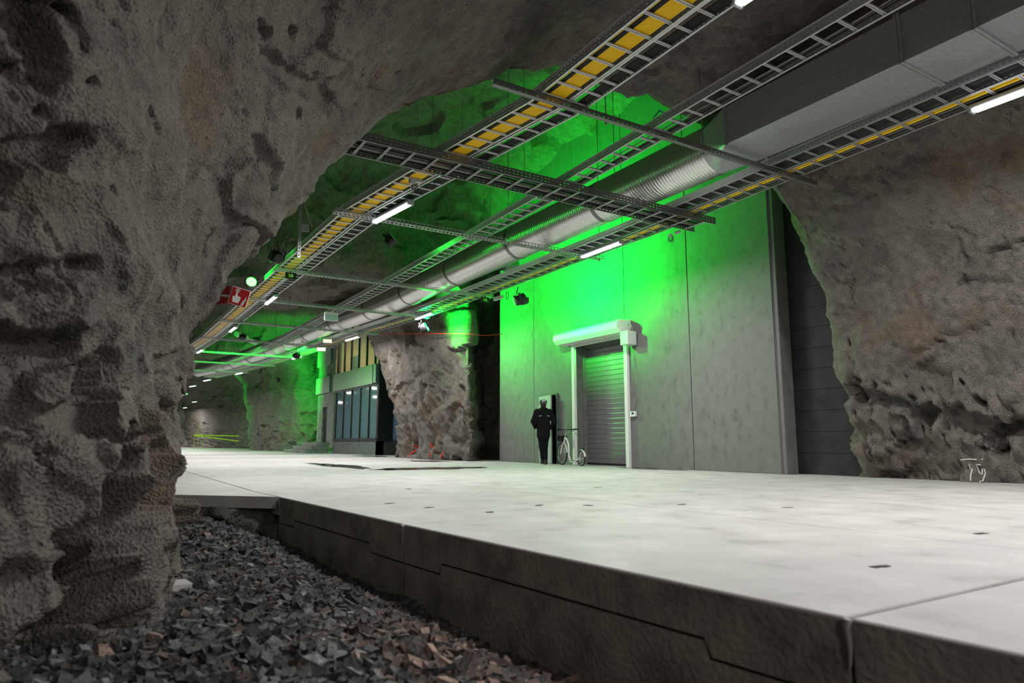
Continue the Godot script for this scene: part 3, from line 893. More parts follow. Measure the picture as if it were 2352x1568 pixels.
func make_roller_door() -> void:
	var t := base("roller_door", Vector3(WX, 0, -14.0))
	tag(t, "dark grey roller door with white frame and long box above it in the concrete wall", "door")
	var x := 0.40
	# slats
	var n := 25
	var hh := 3.22 / n
	var sl := MB.new()
	sl.prism(PackedVector2Array([Vector2(0, 0.002), Vector2(0.007, 0.006), Vector2(0.008, 0.012), Vector2(0.005, 0.02), Vector2(0.004, hh - 0.008), Vector2(0, hh - 0.002), Vector2(-0.02, hh - 0.004), Vector2(-0.02, 0.004)]), 2.16, Transform3D(Basis(Vector3(-1, 0, 0), Vector3.UP, Vector3(0, 0, -1)), Vector3.ZERO))
	var sm := sl.mesh(M.door_slat)
	for k in n:
		var o := part_mesh(sm, "slat", t)
		o.position = Vector3(x, 0.05 + k * hh, 1.08)
	var mb := MB.new()
	mb.span(Vector3(x - 0.02, 0.0, 1.08), Vector3(x + 0.03, 0.055, -1.08))
	part(mb, "bottom_seal", M.seal, t)
	# white guide posts and lintel angle on the wall face
	for z in [-1.04, 1.13]:
		mb = MB.new()
		mb.bbox(Vector3(-0.045, 1.63, z), Vector3(0.09, 3.26, 0.12), 0.008)
		part(mb, "guide_post", M.white_paint, t)
	mb = MB.new()
	mb.bbox(Vector3(-0.03, 3.235, 0.045), Vector3(0.07, 0.07, 2.1), 0.008)
	part(mb, "lintel", M.white_paint, t)
	# box for the rolled curtain: six-sided section
	mb = MB.new()
	var sec := PackedVector2Array([Vector2(0, 3.28), Vector2(0.36, 3.28), Vector2(0.46, 3.38), Vector2(0.46, 3.52), Vector2(0.38, 3.60), Vector2(0, 3.62)])
	mb.prism(sec, 2.72, Transform3D(Basis(Vector3(-1, 0, 0), Vector3.UP, Vector3(0, 0, -1)), Vector3(0, 0, 1.28)))
	part(mb, "roller_box", M.white_paint, t)
	mb = MB.new()
	for k in 3: mb.bbox(Vector3(-0.10 - 0.09 * k, 3.265, -0.06), Vector3(0.02, 0.03, 2.5), 0.004)
	part(mb, "curtain_lip", M.white_paint, t)
	mb = MB.new()
	mb.bbox(Vector3(-0.20, 3.12, 1.40), Vector3(0.30, 0.34, 0.28), 0.015)
	var box := part(mb, "motor_box", M.light_plastic, t)
	mb = MB.new()
	for k in 4: mb.lathe([Vector2(0.0, 0.012), Vector2(0.014, 0.012), Vector2(0.014, 0)], 10, Transform3D(Basis(Vector3.BACK, PI / 2), Vector3(-0.35, 3.02 + 0.2 * (k & 1), 1.30 + 0.2 * (k >> 1))))
	part(mb, "screw_cap", M.white_paint, box)
	mb = MB.new()
	mb.tube([Vector3(-0.2, 3.45, 1.42), Vector3(-0.22, 3.5, 1.47), Vector3(-0.2, 3.42, 1.52), Vector3(-0.12, 3.28, 1.50)], 0.012, 6)
	mb.tube([Vector3(-0.05, 2.95, 1.36), Vector3(-0.03, 2.5, 1.38), Vector3(-0.03, 2.2, 1.46), Vector3(-0.03, 1.8, 1.48), Vector3(-0.03, 1.55, 1.40), Vector3(-0.03, 1.40, 1.33)], 0.007, 6)
	part(mb, "power_cord", M.grey_cable, t)
	var cb := base("door_control", Vector3(WX - 0.045, 1.28, -12.66))
	mb = MB.new()
	mb.bbox(Vector3.ZERO, Vector3(0.08, 0.13, 0.18), 0.01)
	part(mb, "case", M.white_paint, cb)
	mb = MB.new()
	mb.box(Vector3(-0.042, 0.015, 0.02), Vector3(0.004, 0.05, 0.07))
	part(mb, "display", M.sign_black, cb)
	mb = MB.new()
	mb.tube([Vector3(0, -0.06, 0), Vector3(0, -0.10, 0)], 0.014, 8)
	part(mb, "gland", M.grey_cable, cb)
	tag(cb, "small white control box on concrete beside the roller door frame", "control box")

func make_side_door() -> void:
	var t := base("service_door", Vector3(WX, 0, -16.32))
	tag(t, "grey steel service door standing ajar in the concrete wall", "door")
	var mb := MB.new()
	for z in [-0.45, 0.45]: mb.bbox(Vector3(0.02, 0.99, z), Vector3(0.16, 1.98, 0.05), 0.006)
	mb.bbox(Vector3(0.02, 1.965, 0), Vector3(0.16, 0.05, 0.85), 0.006)
	part(mb, "frame", M.door_frame_green, t)
	var hinge := Vector3(-0.05, 0, -0.42)
	var b := Basis(Vector3.UP, deg_to_rad(-10.0))
	mb = MB.new()
	mb.bbox(hinge + b * Vector3(0, 0.97, 0.41), Vector3(0.045, 1.92, 0.82), 0.006, b)
	var leaf := part(mb, "leaf", M.steel_door, t)
	mb = MB.new()
	for y in [0.3, 1.6]: mb.lathe([Vector2(0.0, 0.06), Vector2(0.012, 0.06), Vector2(0.012, -0.06), Vector2(0.0, -0.06)], 8, Transform3D(Basis(), hinge + Vector3(-0.02, y, -0.02)))
	part(mb, "hinge", M.galvanized, t)
	mb = MB.new()
	mb.tube([hinge + b * Vector3(-0.03, 1.0, 0.74), hinge + b * Vector3(-0.07, 1.0, 0.74), hinge + b * Vector3(-0.07, 1.0, 0.62)], 0.011, 8)
	part(mb, "handle", M.chrome, leaf)

# ---------- cable ladders, beams, ducts ----------
const TY := 4.57   # underside of the ladders, resting on the cross beams
# the duct and the ladders beside it swing towards the middle past the rock pillar
func swing(z: float) -> float: return bend(z) - 0.5 * (1.0 - smoothstep(-27.5, -19.5, z))
func bend(z: float) -> float: return 0.0 if z > -26.0 else -0.0045 * (z + 26.0) * (z + 26.0)

# centre line of a run: piecewise x along z
func along(pts: Array, z: float) -> float:
	for i in pts.size() - 1:
		var a: Vector2 = pts[i]
		var b: Vector2 = pts[i + 1]
		if z <= a.y and z >= b.y: return lerpf(a.x, b.x, (z - a.y) / (b.y - a.y)) + bend(z)
	return (pts[0].x if z > pts[0].y else pts[pts.size() - 1].x) + bend(z)

const Z_NEAR := 3.0
const Z_FAR := -46.0

func rail_mesh(mb: MB, pts: Array, dx: float, side: float, h: float) -> void:
	# one perforated side rail: solid bands, small bridges between the slots, a flange underneath
	var zs := [Z_NEAR]
	for p in pts:
		if p.y < Z_NEAR and p.y > -26.0: zs.append(p.y)
	for z in range(-28, int(Z_FAR) - 1, -3): zs.append(float(z))
	var f := func(z: float, y: float) -> Vector3: return Vector3(along(pts, z) + dx, TY + y, z)
	for i in zs.size() - 1:
		var z0: float = zs[i]
		var z1: float = zs[i + 1]
		mb.bar(f.call(z0, 0.003) + Vector3(-side * 0.011, 0, 0), f.call(z1, 0.003) + Vector3(-side * 0.011, 0, 0), 0.026, 0.004)
		mb.bar(f.call(z0, h) + Vector3(side * 0.004, 0, 0), f.call(z1, h) + Vector3(side * 0.004, 0, 0), 0.012, 0.004)
		if z0 > -18.0:
			for band in [[0.0, h * 0.28], [h * 0.36, h * 0.66], [h * 0.74, h]]:
				mb.bar(f.call(z0, (band[0] + band[1]) * 0.5), f.call(z1, (band[0] + band[1]) * 0.5), 0.003, band[1] - band[0])
			var z := z0
			while z > maxf(z1, -16.5):
				for y in [h * 0.32, h * 0.70]:
					var c: Vector3 = f.call(z, y)
					mb.box(c, Vector3(0.003, h * 0.09, 0.028))
				z -= 0.06
			if z1 < -16.5:
				mb.bar(f.call(minf(z0, -16.5), h * 0.5), f.call(z1, h * 0.5), 0.003, h)
		else:
			mb.bar(f.call(z0, h * 0.5), f.call(z1, h * 0.5), 0.003, h)

func ladder(pts: Array, width: float, label: String, pitch := 0.29) -> void:
	var t := base("cable_ladder")
	tag(t, label, "cable ladder", "cable ladders running along the tunnel")
	for s in [-1.0, 1.0]:
		var mb := MB.new()
		rail_mesh(mb, pts, s * width * 0.5, s, 0.11)
		part(mb, "rail", M.galvanized, t)
	var r := MB.new()
	for dz in [-0.013, 0.013]: r.bbox(Vector3(0, 0.004, dz), Vector3(width - 0.006, 0.02, 0.012), 0.002)
	r.box(Vector3(0, 0.012, 0), Vector3(width - 0.01, 0.004, 0.016))
	var rm := r.mesh(M.galvanized)
	var z := Z_NEAR - 0.1
	while z > Z_FAR + 0.1:
		var o := part_mesh(rm, "rung", t)
		o.position = Vector3(along(pts, z), TY + 0.014, z)
		z -= pitch

func cable(pts: Array, dx: float, y: float, r: float, m: Material, label: String, group: String, called := "cable", wob := 0.004) -> void:
	var mb := MB.new()
	var path := []
	var z := Z_NEAR
	var ph := rng.randf() * TAU
	while z > Z_FAR:
		path.append(Vector3(along(pts, z) + dx + wob * sin(z * 1.3 + ph), TY + 0.03 + y + r, z))
		z -= 0.55
	mb.tube(path, r, 6)
	var o := part(mb, called, m)
	tag(o, label, "cable", group)

func slotted_beam(x0: float, x1: float, z: float, label: String) -> void:
	var t := base("cross_beam", Vector3(0, 4.5, z))
	tag(t, label, "beam", "slotted cross beams under the cable ladders")
	var mb := MB.new()
	var w := 0.16
	var h := 0.068
	var L := x1 - x0
	var n := int(L / 0.078)
	var pit := L / n
	# underside plate with one row of slots, front web with one row, plain back web
	for zz in [-w * 0.5 + 0.016, w * 0.5 - 0.016]: mb.span(Vector3(x0, 0, zz - 0.016), Vector3(x1, 0.004, zz + 0.016))
	for yy in [[0.0, 0.014], [h - 0.014, h]]: mb.span(Vector3(x0, yy[0], w * 0.5 - 0.003), Vector3(x1, yy[1], w * 0.5 + 0.001))
	mb.span(Vector3(x0, 0, -w * 0.5 - 0.001), Vector3(x1, h, -w * 0.5 + 0.003))
	for k in n + 1:
		var x := x0 + k * pit
		var wd := 0.009
		mb.span(Vector3(maxf(x0, x - wd), 0, -w * 0.5), Vector3(minf(x1, x + wd), 0.004, w * 0.5))
		mb.span(Vector3(maxf(x0, x - wd), 0, w * 0.5 - 0.003), Vector3(minf(x1, x + wd), h, w * 0.5 + 0.001))
	part(mb, "channel", M.galvanized, t)
	hangers(t, x0, x1, z)

func hangers(t: Node3D, x0: float, x1: float, z: float) -> void:
	for x in [5.15 + bend(z), 6.85 + bend(z), x1 - 0.03]:
		var mb := MB.new()
		mb.tube([Vector3(x, 0.0, -0.08), Vector3(x, 5.0, -0.08)], 0.007, 6)
		part(mb, "hanger_rod", M.strut_dark, t)
		mb = MB.new()
		mb.lathe([Vector2(0, -0.02), Vector2(0.016, -0.02), Vector2(0.016, -0.002), Vector2(0, -0.002)], 6, Transform3D(Basis(), Vector3(x, 0, -0.08)))
		part(mb, "hanger_nut", M.strut_dark, t)

func solid_beam(x0: float, x1: float, z: float, label: String) -> void:
	var t := base("cross_beam", Vector3(0, 4.5, z))
	tag(t, label, "beam")
	var mb := MB.new()
	var h := 0.068
	# folded channel: web bands with a row of small slots near the lower edge, flanges turned back
	mb.span(Vector3(x0, h * 0.34, 0.0), Vector3(x1, h, 0.004)); mb.span(Vector3(x0, 0, 0.0), Vector3(x1, h * 0.2, 0.004))
	mb.span(Vector3(x0, -0.002, -0.06), Vector3(x1, 0.003, 0.006)); mb.span(Vector3(x0, h - 0.003, -0.06), Vector3(x1, h + 0.001, 0.004))
	var x := x0
	while x < x1:
		mb.span(Vector3(x, h * 0.18, 0.0), Vector3(minf(x + 0.03, x1), h * 0.36, 0.004))
		x += 0.075
	part(mb, "channel", M.strut_dark, t)
	hangers(t, x0, x1, z)

func cross_ladder() -> void:
	# ladder crossing the tunnel just below the others
	var t := base("cross_ladder", Vector3(0, 4.43, -8.3))
	tag(t, "cable ladder spanning across the tunnel beneath the long ladders", "cable ladder")
	var x0 := 2.55
	var x1 := 9.2
	for s in [-1.0, 1.0]:
		var mb := MB.new()
		var zz: float = 0.25 if s > 0 else -0.28
		var h := 0.115
		var xe: float = x1 if s > 0 else x1 + 0.02
		for band in [[0.0, 0.028], [0.040, 0.074], [0.086, h]]:
			mb.span(Vector3(x0, band[0], zz - 0.002), Vector3(xe, band[1], zz + 0.002))
		mb.span(Vector3(x0, -0.002, zz - 0.024 if s > 0 else zz - 0.002), Vector3(xe, 0.003, zz + 0.002 if s > 0 else zz + 0.024))
		var x := x0
		while x < xe:
			for yy in [[0.026, 0.042], [0.072, 0.088]]: mb.span(Vector3(x, yy[0], zz - 0.002), Vector3(minf(x + 0.032, xe), yy[1], zz + 0.002))
			x += 0.07
		part(mb, "rail", M.strut_dark, t)
	var r := MB.new()
	for dx in [-0.012, 0.012]: r.bbox(Vector3(dx, 0.012, -0.015), Vector3(0.01, 0.02, 0.52), 0.002)
	r.box(Vector3(0, 0.02, -0.015), Vector3(0.016, 0.004, 0.52))
	var rm := r.mesh(M.galvanized)
	var x := x0 + 0.2
	while x < x1:
		var o := part_mesh(rm, "rung", t)
		o.position = Vector3(x, 0, 0)
		x += 0.345
	for k in 7:
		var mb := MB.new()
		var path := []
		var zc := -0.20 + 0.055 * k
		var xx := x0
		var ph := rng.randf() * TAU
		while xx < x1 - 0.1:
			path.append(Vector3(xx, 4.43 + 0.045 + 0.012 * (k % 2), -8.3 + zc + 0.008 * sin(xx * 1.7 + ph)))
			xx += 0.5
		mb.tube(path, 0.015, 6)
		tag(part(mb, "cable", M.black_cable if k != 2 else M.grey_cable), "black cable lying in the ladder that crosses the tunnel" if k != 2 else "light grey cable lying in the ladder that crosses the tunnel", "cable", "cables in the crossing ladder")

func make_duct() -> void:
	var t := base("spiral_duct")
	tag(t, "long round spiral ventilation duct of bright galvanized steel", "duct")
	var cx := 7.8
	var cy := 5.0
	var r := 0.38
	var sides := 40
	# spans between couplings
	var joints := [-6.72, -9.4, -12.4, -15.4, -18.4, -21.4, -24.4, -27.4, -30.4, -33.4, -36.4, -39.4, -42.4, -46.0]
	for k in joints.size() - 1:
		var z0: float = joints[k]
		var z1: float = joints[k + 1]
		var mb := MB.new()
		var pitch := 0.06 if z0 > -22.0 else 0.12
		var rings := []
		var z := z0
		while z > z1:
			for q in [[0.0, 0.0], [0.62, 0.0], [0.72, 0.007], [0.86, 0.007]]:
				if z - q[0] * pitch > z1: rings.append([z - q[0] * pitch, r + q[1]])
			z -= pitch
		rings.append([z1, r])
		var first := mb.v.size()
		for i in rings.size():
			var zz: float = rings[i][0]
			var rr: float = rings[i][1]
			var slope := 0.0
			if i > 0 and i < rings.size() - 1: slope = clampf((float(rings[i + 1][1]) - float(rings[i - 1][1])) / (float(rings[i + 1][0]) - float(rings[i - 1][0])), -0.6, 0.6)
			for s in sides:
				var a := TAU * s / sides
				var d := Vector3(cos(a), sin(a), 0)
				mb.vert(Vector3(cx + swing(zz), cy, zz) + d * rr, (d - Vector3(0, 0, slope)).normalized())
		for i in rings.size() - 1:
			for s in sides:
				var a := first + i * sides + s
				var b := first + i * sides + (s + 1) % sides
				mb.ix.append_array([a, b, a + sides, b, b + sides, a + sides])
		part(mb, "duct_section", M.duct_spiral, t)
		mb = MB.new()
		mb.lathe([Vector2(r, -0.05), Vector2(r + 0.012, -0.045), Vector2(r + 0.012, 0.045), Vector2(r, 0.05)], sides, Transform3D(Basis(Vector3.RIGHT, PI / 2), Vector3(cx + swing(z1), cy, z1)))
		part(mb, "coupling", M.coupling, t)
		# hanging strap
		mb = MB.new()
		mb.tube([Vector3(cx - 0.1 + swing(z1), cy + r, z1 + 0.4), Vector3(cx - 0.1 + swing(z1), 9.5, z1 + 0.4)], 0.006, 5)
		part(mb, "hanger_rod", M.strut_dark, t)
	# saddle branch pointing at the concrete wall
	var mb2 := MB.new()
	mb2.lathe([Vector2(0.30, 0.30), Vector2(0.17, 0.42), Vector2(0.17, 0.92), Vector2(0.19, 0.93), Vector2(0.19, 1.0), Vector2(0.17, 1.0), Vector2(0.16, 0.6)], 28, Transform3D(Basis(Vector3.BACK, -PI / 2), Vector3(cx, cy - 0.03, -14.15)))
	part(mb2, "branch_collar", M.duct_spiral, t)
	# small branch elbow that rises far down the tunnel
	var e := MB.new()
	e.tube([Vector3(6.3, 5.2, -33.0), Vector3(5.9, 5.22, -32.5), Vector3(5.6, 5.3, -32.1), Vector3(5.2, 5.32, -31.6)], 0.12, 12)
	tag(part(e, "duct_elbow", M.duct_sheet), "short bent pipe of bright sheet metal hung under the rock ceiling", "duct")
	# rectangular duct with its transition piece
	var q := base("rectangular_duct")
	tag(q, "large rectangular sheet metal duct joining the round spiral duct", "duct")
	var xl := 7.14
	var xr := 7.98
	var y0 := 4.64
	var y1 := 5.18
	var secs := [-6.02, -3.62, -2.9, 0.6, 3.0]
	for k in secs.size() - 1:
		var z0: float = secs[k]
		var z1: float = secs[k + 1]
		var mb := MB.new()
		# cross-broken faces: each side is four shallow triangles
		var A := Vector3(xl, y0, z0); var B := Vector3(xr, y0, z0); var Cc := Vector3(xr, y0, z1); var D := Vector3(xl, y0, z1)
		var up := Vector3(0, y1 - y0, 0)
		var faces := [[A, B, Cc, D, Vector3(0, -0.016, 0)], [A, D, D + up, A + up, Vector3(-0.012, 0, 0)], [Cc, B, B + up, Cc + up, Vector3(0.012, 0, 0)], [A + up, D + up, Cc + up, B + up, Vector3(0, 0.012, 0)]]
		for f in faces:
			var ctr: Vector3 = (f[0] + f[1] + f[2] + f[3]) * 0.25 + f[4]
			for j in 4:
				var p: Vector3 = f[j]
				var s: Vector3 = f[(j + 1) % 4]
				if (s - p).cross(ctr - p).dot(f[4]) < 0: mb.tri(p, ctr, s)
				else: mb.tri(p, s, ctr)
		part(mb, "duct_section", M.duct_sheet, q)
		for zz in [z0 + 0.018, z1 - 0.018]:
			mb = MB.new()
			mb.box(Vector3((xl + xr) * 0.5, y0 - 0.006, zz), Vector3(xr - xl + 0.05, 0.03, 0.03)); mb.box(Vector3((xl + xr) * 0.5, y1 + 0.006, zz), Vector3(xr - xl + 0.05, 0.03, 0.03))
			for x in [xl - 0.012, xr + 0.012]: mb.box(Vector3(x, (y0 + y1) * 0.5, zz), Vector3(0.03, y1 - y0 + 0.03, 0.03))
			part(mb, "flange", M.duct_sheet, q)
	# square to round
	var mb3 := MB.new()
	var zr := -6.72
	var zq := -6.02
	var cor := [Vector3(xr, y1, zq), Vector3(xl, y1, zq), Vector3(xl, y0, zq), Vector3(xr, y0, zq)]
	for s in 32:
		var a0 := TAU * s / 32
		var a1 := TAU * (s + 1) / 32
		var p0 := Vector3(cx + r * cos(a0), cy + r * sin(a0), zr)
		var p1 := Vector3(cx + r * cos(a1), cy + r * sin(a1), zr)
		var c: Vector3 = cor[s / 8]
		var tr := [p0, p1, c]
		if (p1 - p0).cross(c - p0).dot((p0 + p1) * 0.5 - Vector3(cx, cy, zr)) < 0: tr = [p1, p0, c]
		mb3.tri(tr[0], tr[1], tr[2])
		if s % 8 == 0:
			var c0: Vector3 = cor[(s / 8 + 3) % 4]
			if (c0 - p0).cross(c - p0).dot(p0 - Vector3(cx, cy, zr)) < 0: mb3.tri(p0, c, c0)
			else: mb3.tri(p0, c0, c)
	part(mb3, "transition", M.duct_sheet, q)

var LY := []
var LB := []
var LM := []
var LR1 := []
var LR2 := []
func make_ladders() -> void:
	LY = [Vector2(4.28, 3.0), Vector2(4.29, -4.0), Vector2(4.33, -6.3), Vector2(4.07, -8.1), Vector2(3.67, -11.2), Vector2(3.63, -15.7), Vector2(3.6, -46.0)]
	LB = [Vector2(4.62, 3.0), Vector2(4.63, -4.0), Vector2(4.68, -6.3), Vector2(4.44, -8.1), Vector2(4.04, -11.2), Vector2(3.99, -15.7), Vector2(3.95, -46.0)]
	LM = [Vector2(5.85, 3.0), Vector2(5.92, -3.0), Vector2(6.04, -6.5), Vector2(6.10, -8.0), Vector2(6.18, -11.2), Vector2(6.25, -16.0), Vector2(6.3, -46.0)]
	LR1 = [Vector2(8.18, 3.0), Vector2(8.21, -3.0), Vector2(8.30, -6.2), Vector2(8.44, -9.5), Vector2(8.46, -14.0), Vector2(8.42, -19.5), Vector2(8.15, -22.5), Vector2(7.92, -25.5), Vector2(7.86, -28.0), Vector2(7.8, -46.0)]
	LR2 = [Vector2(8.53, 3.0), Vector2(8.55, -3.0), Vector2(8.68, -6.2), Vector2(8.86, -9.5), Vector2(8.86, -14.0), Vector2(8.81, -19.5), Vector2(8.54, -22.5), Vector2(8.31, -25.5), Vector2(8.25, -28.0), Vector2(8.19, -46.0)]
	ladder(LY, 0.40, "cable ladder carrying one wide flat band of yellow cables")
	ladder(LB, 0.27, "narrow cable ladder of black cables right beside the wide yellow band")
	ladder(LM, 0.35, "nearly empty cable ladder hung between the yellow band and the round duct")
	ladder(LR1, 0.33, "cable ladder with thick black cables beside the round duct")
	ladder(LR2, 0.36, "cable ladder carrying two narrow bands of yellow cables near the concrete wall", 0.33)
	for k in 13: cable(LY, -0.055 + 0.0165 * k, 0.0, 0.0081, M.yellow_cable, "yellow cable in the wide flat band on the ladder", "yellow cables of the wide band", "yellow_cable", 0.0002)
	cable(LY, -0.135, 0.0, 0.006, M.yellow_cable, "single thin yellow cable lying apart from the wide yellow band", "", "yellow_cable", 0.002)
	for k in 3: cable(LY, -0.10 + 0.02 * k, 0.002, 0.0095, M.black_cable, "black cable lying along the edge of the wide yellow band", "black cables beside the wide yellow band", "black_cable", 0.0002)
	for k in 6: cable(LB, 0.0 + 0.0205 * k, 0.0, 0.0098, M.black_cable, "black cable bundled in the narrow ladder", "black cables in the narrow ladder", "black_cable", 0.0003)
	cable(LM, 0.03, 0.0, 0.008, M.grey_cable, "grey cable alone in the nearly empty ladder", "", "grey_cable", 0.03)
	cable(LM, 0.12, 0.0, 0.010, M.black_cable, "black cable in the nearly empty ladder", "", "black_cable", 0.01)
	for k in 5: cable(LR1, -0.12 + 0.055 * k, 0.0, 0.022, M.black_cable, "thick black cable in the ladder beside the round duct", "thick black cables beside the duct", "black_cable", 0.004)
	for k in 5: cable(LR2, -0.135 + 0.0165 * k, 0.0, 0.0081, M.yellow_cable, "yellow cable in the broader of two bands near the concrete wall", "yellow cables of the broader band", "yellow_cable", 0.0002)
	for k in 3: cable(LR2, -0.03 + 0.0165 * k, 0.0, 0.0081, M.yellow_cable, "yellow cable in the slimmer of two bands near the concrete wall", "yellow cables of the slimmer band", "yellow_cable", 0.0002)
	cable(LR2, 0.065, 0.0, 0.008, M.grey_cable, "pale cable lying beside the two yellow bands", "", "grey_cable", 0.002)
	for k in 2: cable(LR2, 0.095 + 0.026 * k, 0.0, 0.012, M.black_cable, "black cable at the outer rail beside the two yellow bands", "black cables beside the two yellow bands", "black_cable", 0.003)
	solid_beam(3.5, 9.25, -6.08, "dark folded steel beam across the tunnel under the square-to-round duct piece")
	slotted_beam(3.3, 9.2, -11.2, "slotted steel beam under the ladders in front of the roller door")
	slotted_beam(3.35, 9.12, -15.85, "slotted steel beam with the hanging 5A and 5B plates")
	slotted_beam(3.55, 8.95, -19.6, "slotted steel beam carrying the white hanging sign box")
	slotted_beam(3.35, 8.80, -23.7, "slotted steel beam under the ladders before the glazed office")
	for z in [-28.0, -32.4, -36.6, -41.0]:
		slotted_beam(3.35 + bend(z), 8.55 + bend(z), z, "slotted steel beam far down the tunnel past the glazed office")
	cross_ladder()
	make_duct()

# ---------- lights ----------
const WHITE := Color(1.0, 0.988, 0.982)
const LAMP_E := 16.5
func batten(x: float, z: float, turn: float, label: String, y := 4.50) -> void:
	var t := base("strip_lamp", Vector3(x, y, z), turn)
	tag(t, label, "lamp", "white strip lamps under the cable ladders")
	var L := 1.28
	var mb := MB.new()
	mb.bbox(Vector3(0, 0.035, 0), Vector3(0.11, 0.05, L), 0.01)
	part(mb, "housing", M.lamp_housing, t)
	mb = MB.new()
	mb.bbox(Vector3(0, -0.008, 0), Vector3(0.10, 0.045, L - 0.06), 0.014)
	part(mb, "diffuser", M.lamp_glow, t)
	mb = MB.new()
	for s in [-1.0, 1.0]: mb.bbox(Vector3(0, 0.01, s * (L * 0.5 - 0.005)), Vector3(0.118, 0.085, 0.03), 0.006)
	part(mb, "end_cap", M.lamp_housing, t)
	mb = MB.new()
	for s in [-1.0, 1.0]: mb.box(Vector3(0, 0.063, s * 0.4), Vector3(0.02, 0.012, 0.03))
	part(mb, "clip", M.galvanized, t)
	var l := AreaLight3D.new()
	l.area_size = Vector2(0.10, L - 0.06)
	l.light_color = WHITE
	l.light_energy = LAMP_E
	l.area_range = 60.0
	l.shadow_enabled = true
	l.name = "lamp_light"
	t.add_child(l, true)
	l.position = Vector3(0, -0.04, 0)
	l.rotation = Vector3(-PI / 2, 0, 0)

const GREEN := Color(0.0, 1.0, 0.22)
func flood(at: Vector3, aim: Vector3, energy: float, label: String, visor := 0.0) -> void:
	var t := base("floodlight", at)
	tag(t, label, "floodlight", "green floodlights")
	var z := (at - aim).normalized()          # local -z looks at the aim
	var b := Basis.looking_at(-z, Vector3.UP)
	var mb := MB.new()
	# drum housing with a deep hood, built along local -z
	var xf := Transform3D(b * Basis(Vector3.RIGHT, -PI / 2), Vector3.ZERO)
	mb.lathe([Vector2(0.0, -0.14), Vector2(0.10, -0.13), Vector2(0.125, -0.08), Vector2(0.13, 0.02), Vector2(0.145, 0.03), Vector2(0.145, 0.07), Vector2(0.128, 0.07), Vector2(0.122, 0.03), Vector2(0.0, 0.03)], 26, xf)
	part(mb, "drum", M.flood_shell, t)
	mb = MB.new()
	mb.lathe([Vector2(0.118, 0.032), Vector2(0.118, 0.046), Vector2(0.0, 0.054)], 26, xf)
	part(mb, "lens", M.green_glow, t)
	if visor > 0.0:
		# round hood, longer below the lens
		mb = MB.new()
		for k in 24:
			var a0 := TAU * k / 24.0
			var a1 := TAU * (k + 1) / 24.0
			var long := visor if k >= 12 else visor * 0.62
			for rr in [0.148, 0.142]:
				var q := [b * Vector3(cos(a0) * rr, sin(a0) * rr, -0.05), b * Vector3(cos(a1) * rr, sin(a1) * rr, -0.05), b * Vector3(cos(a1) * rr, sin(a1) * rr, -0.05 - long), b * Vector3(cos(a0) * rr, sin(a0) * rr, -0.05 - long)]
				mb.quad(q[0], q[1], q[2], q[3])
		part(mb, "visor", M.flood_shell, t)
	mb = MB.new()
	for s in [-1.0, 1.0]: mb.box(b * Vector3(s * 0.155, 0.06, 0.03), Vector3(0.01, 0.2, 0.045), b)
	mb.box(b * Vector3(0, 0.16, 0.03), Vector3(0.32, 0.012, 0.045), b)
	part(mb, "yoke", M.flood_shell, t)
	mb = MB.new()
	mb.tube([b * Vector3(0, 0.16, 0.03), Vector3(b.z.x * 0.03, 0.34, b.z.z * 0.03)], 0.012, 6)
	part(mb, "stem", M.flood_shell, t)
	var l := AreaLight3D.new()
	l.light_color = GREEN
	l.light_energy = energy
	l.area_size = Vector2(0.2, 0.2)
	l.area_range = 60.0
	l.shadow_enabled = true
	l.name = "flood_light"
	t.add_child(l, true)
	l.basis = b
	l.position = b * Vector3(0, 0, -0.085)

func make_lamps() -> void:
	glow("lamp_glow", Color(0.95, 0.97, 1.0), 3.0)
	glow("green_glow", Color(0.30, 1.0, 0.30), 8.0)
	glow("exit_glow", Color(0.75, 1.0, 0.6), 1.6)
	var left := [[4.0, "white strip lamp under the narrow ladder behind the viewer"], [-3.1, "white strip lamp under the narrow ladder over the pit edge"], [-10.7, "white strip lamp under the narrow ladder by the green lit upright post"], [-19.3, "white strip lamp under the narrow ladder past the 5B plate"], [-25.1, "white strip lamp under the narrow ladder level with the glazed office"], [-32.0, "white strip lamp far along the narrow ladder"], [-41.0, "white strip lamp at the far end of the narrow ladder"]]
	for a in left:
		var z: float = a[0]
		batten(along(LB, z) + 0.05, z, atan2(along(LB, z + 0.5) - along(LB, z - 0.5), 1.0), a[1])
	var right := [[4.0, "white strip lamp beside the two yellow bands behind the viewer"], [-3.0, "white strip lamp beside the two yellow bands next to the rectangular duct"], [-10.6, "white strip lamp beside the two yellow bands in front of the green wall"], [-19.3, "white strip lamp above the glowing green floodlight"], [-25.0, "white strip lamp beside the yellow bands at the office windows"], [-32.1, "white strip lamp over the concrete steps"], [-41.3, "white strip lamp beyond the office over the green lit rock"], [-47.0, "white strip lamp at the far end of the duct run"]]
	for a in right:
		var z: float = a[0]
		batten(8.66 + swing(z), z, atan2(swing(z + 0.5) - swing(z - 0.5), 1.0), a[1])
	batten(0.2, 5.6, 0.0, "white strip lamp added out of view behind the viewer to brighten the pit", 4.2)  # added out of view to brighten pit face, gravel and left rock
	# lamps added to brighten the far rock where the tunnel bends away
	for a in [[6.0, -52.5], [2.5, -56.0], [6.5, -62.0], [2.5, -66.0], [8.6, -73.0], [9.2, -86.0], [7.4, -86.5], [3.5, -80.0]]:
		batten(a[0], a[1], 0.2, "added white strip lamp brightening the rock where the tunnel bends away")

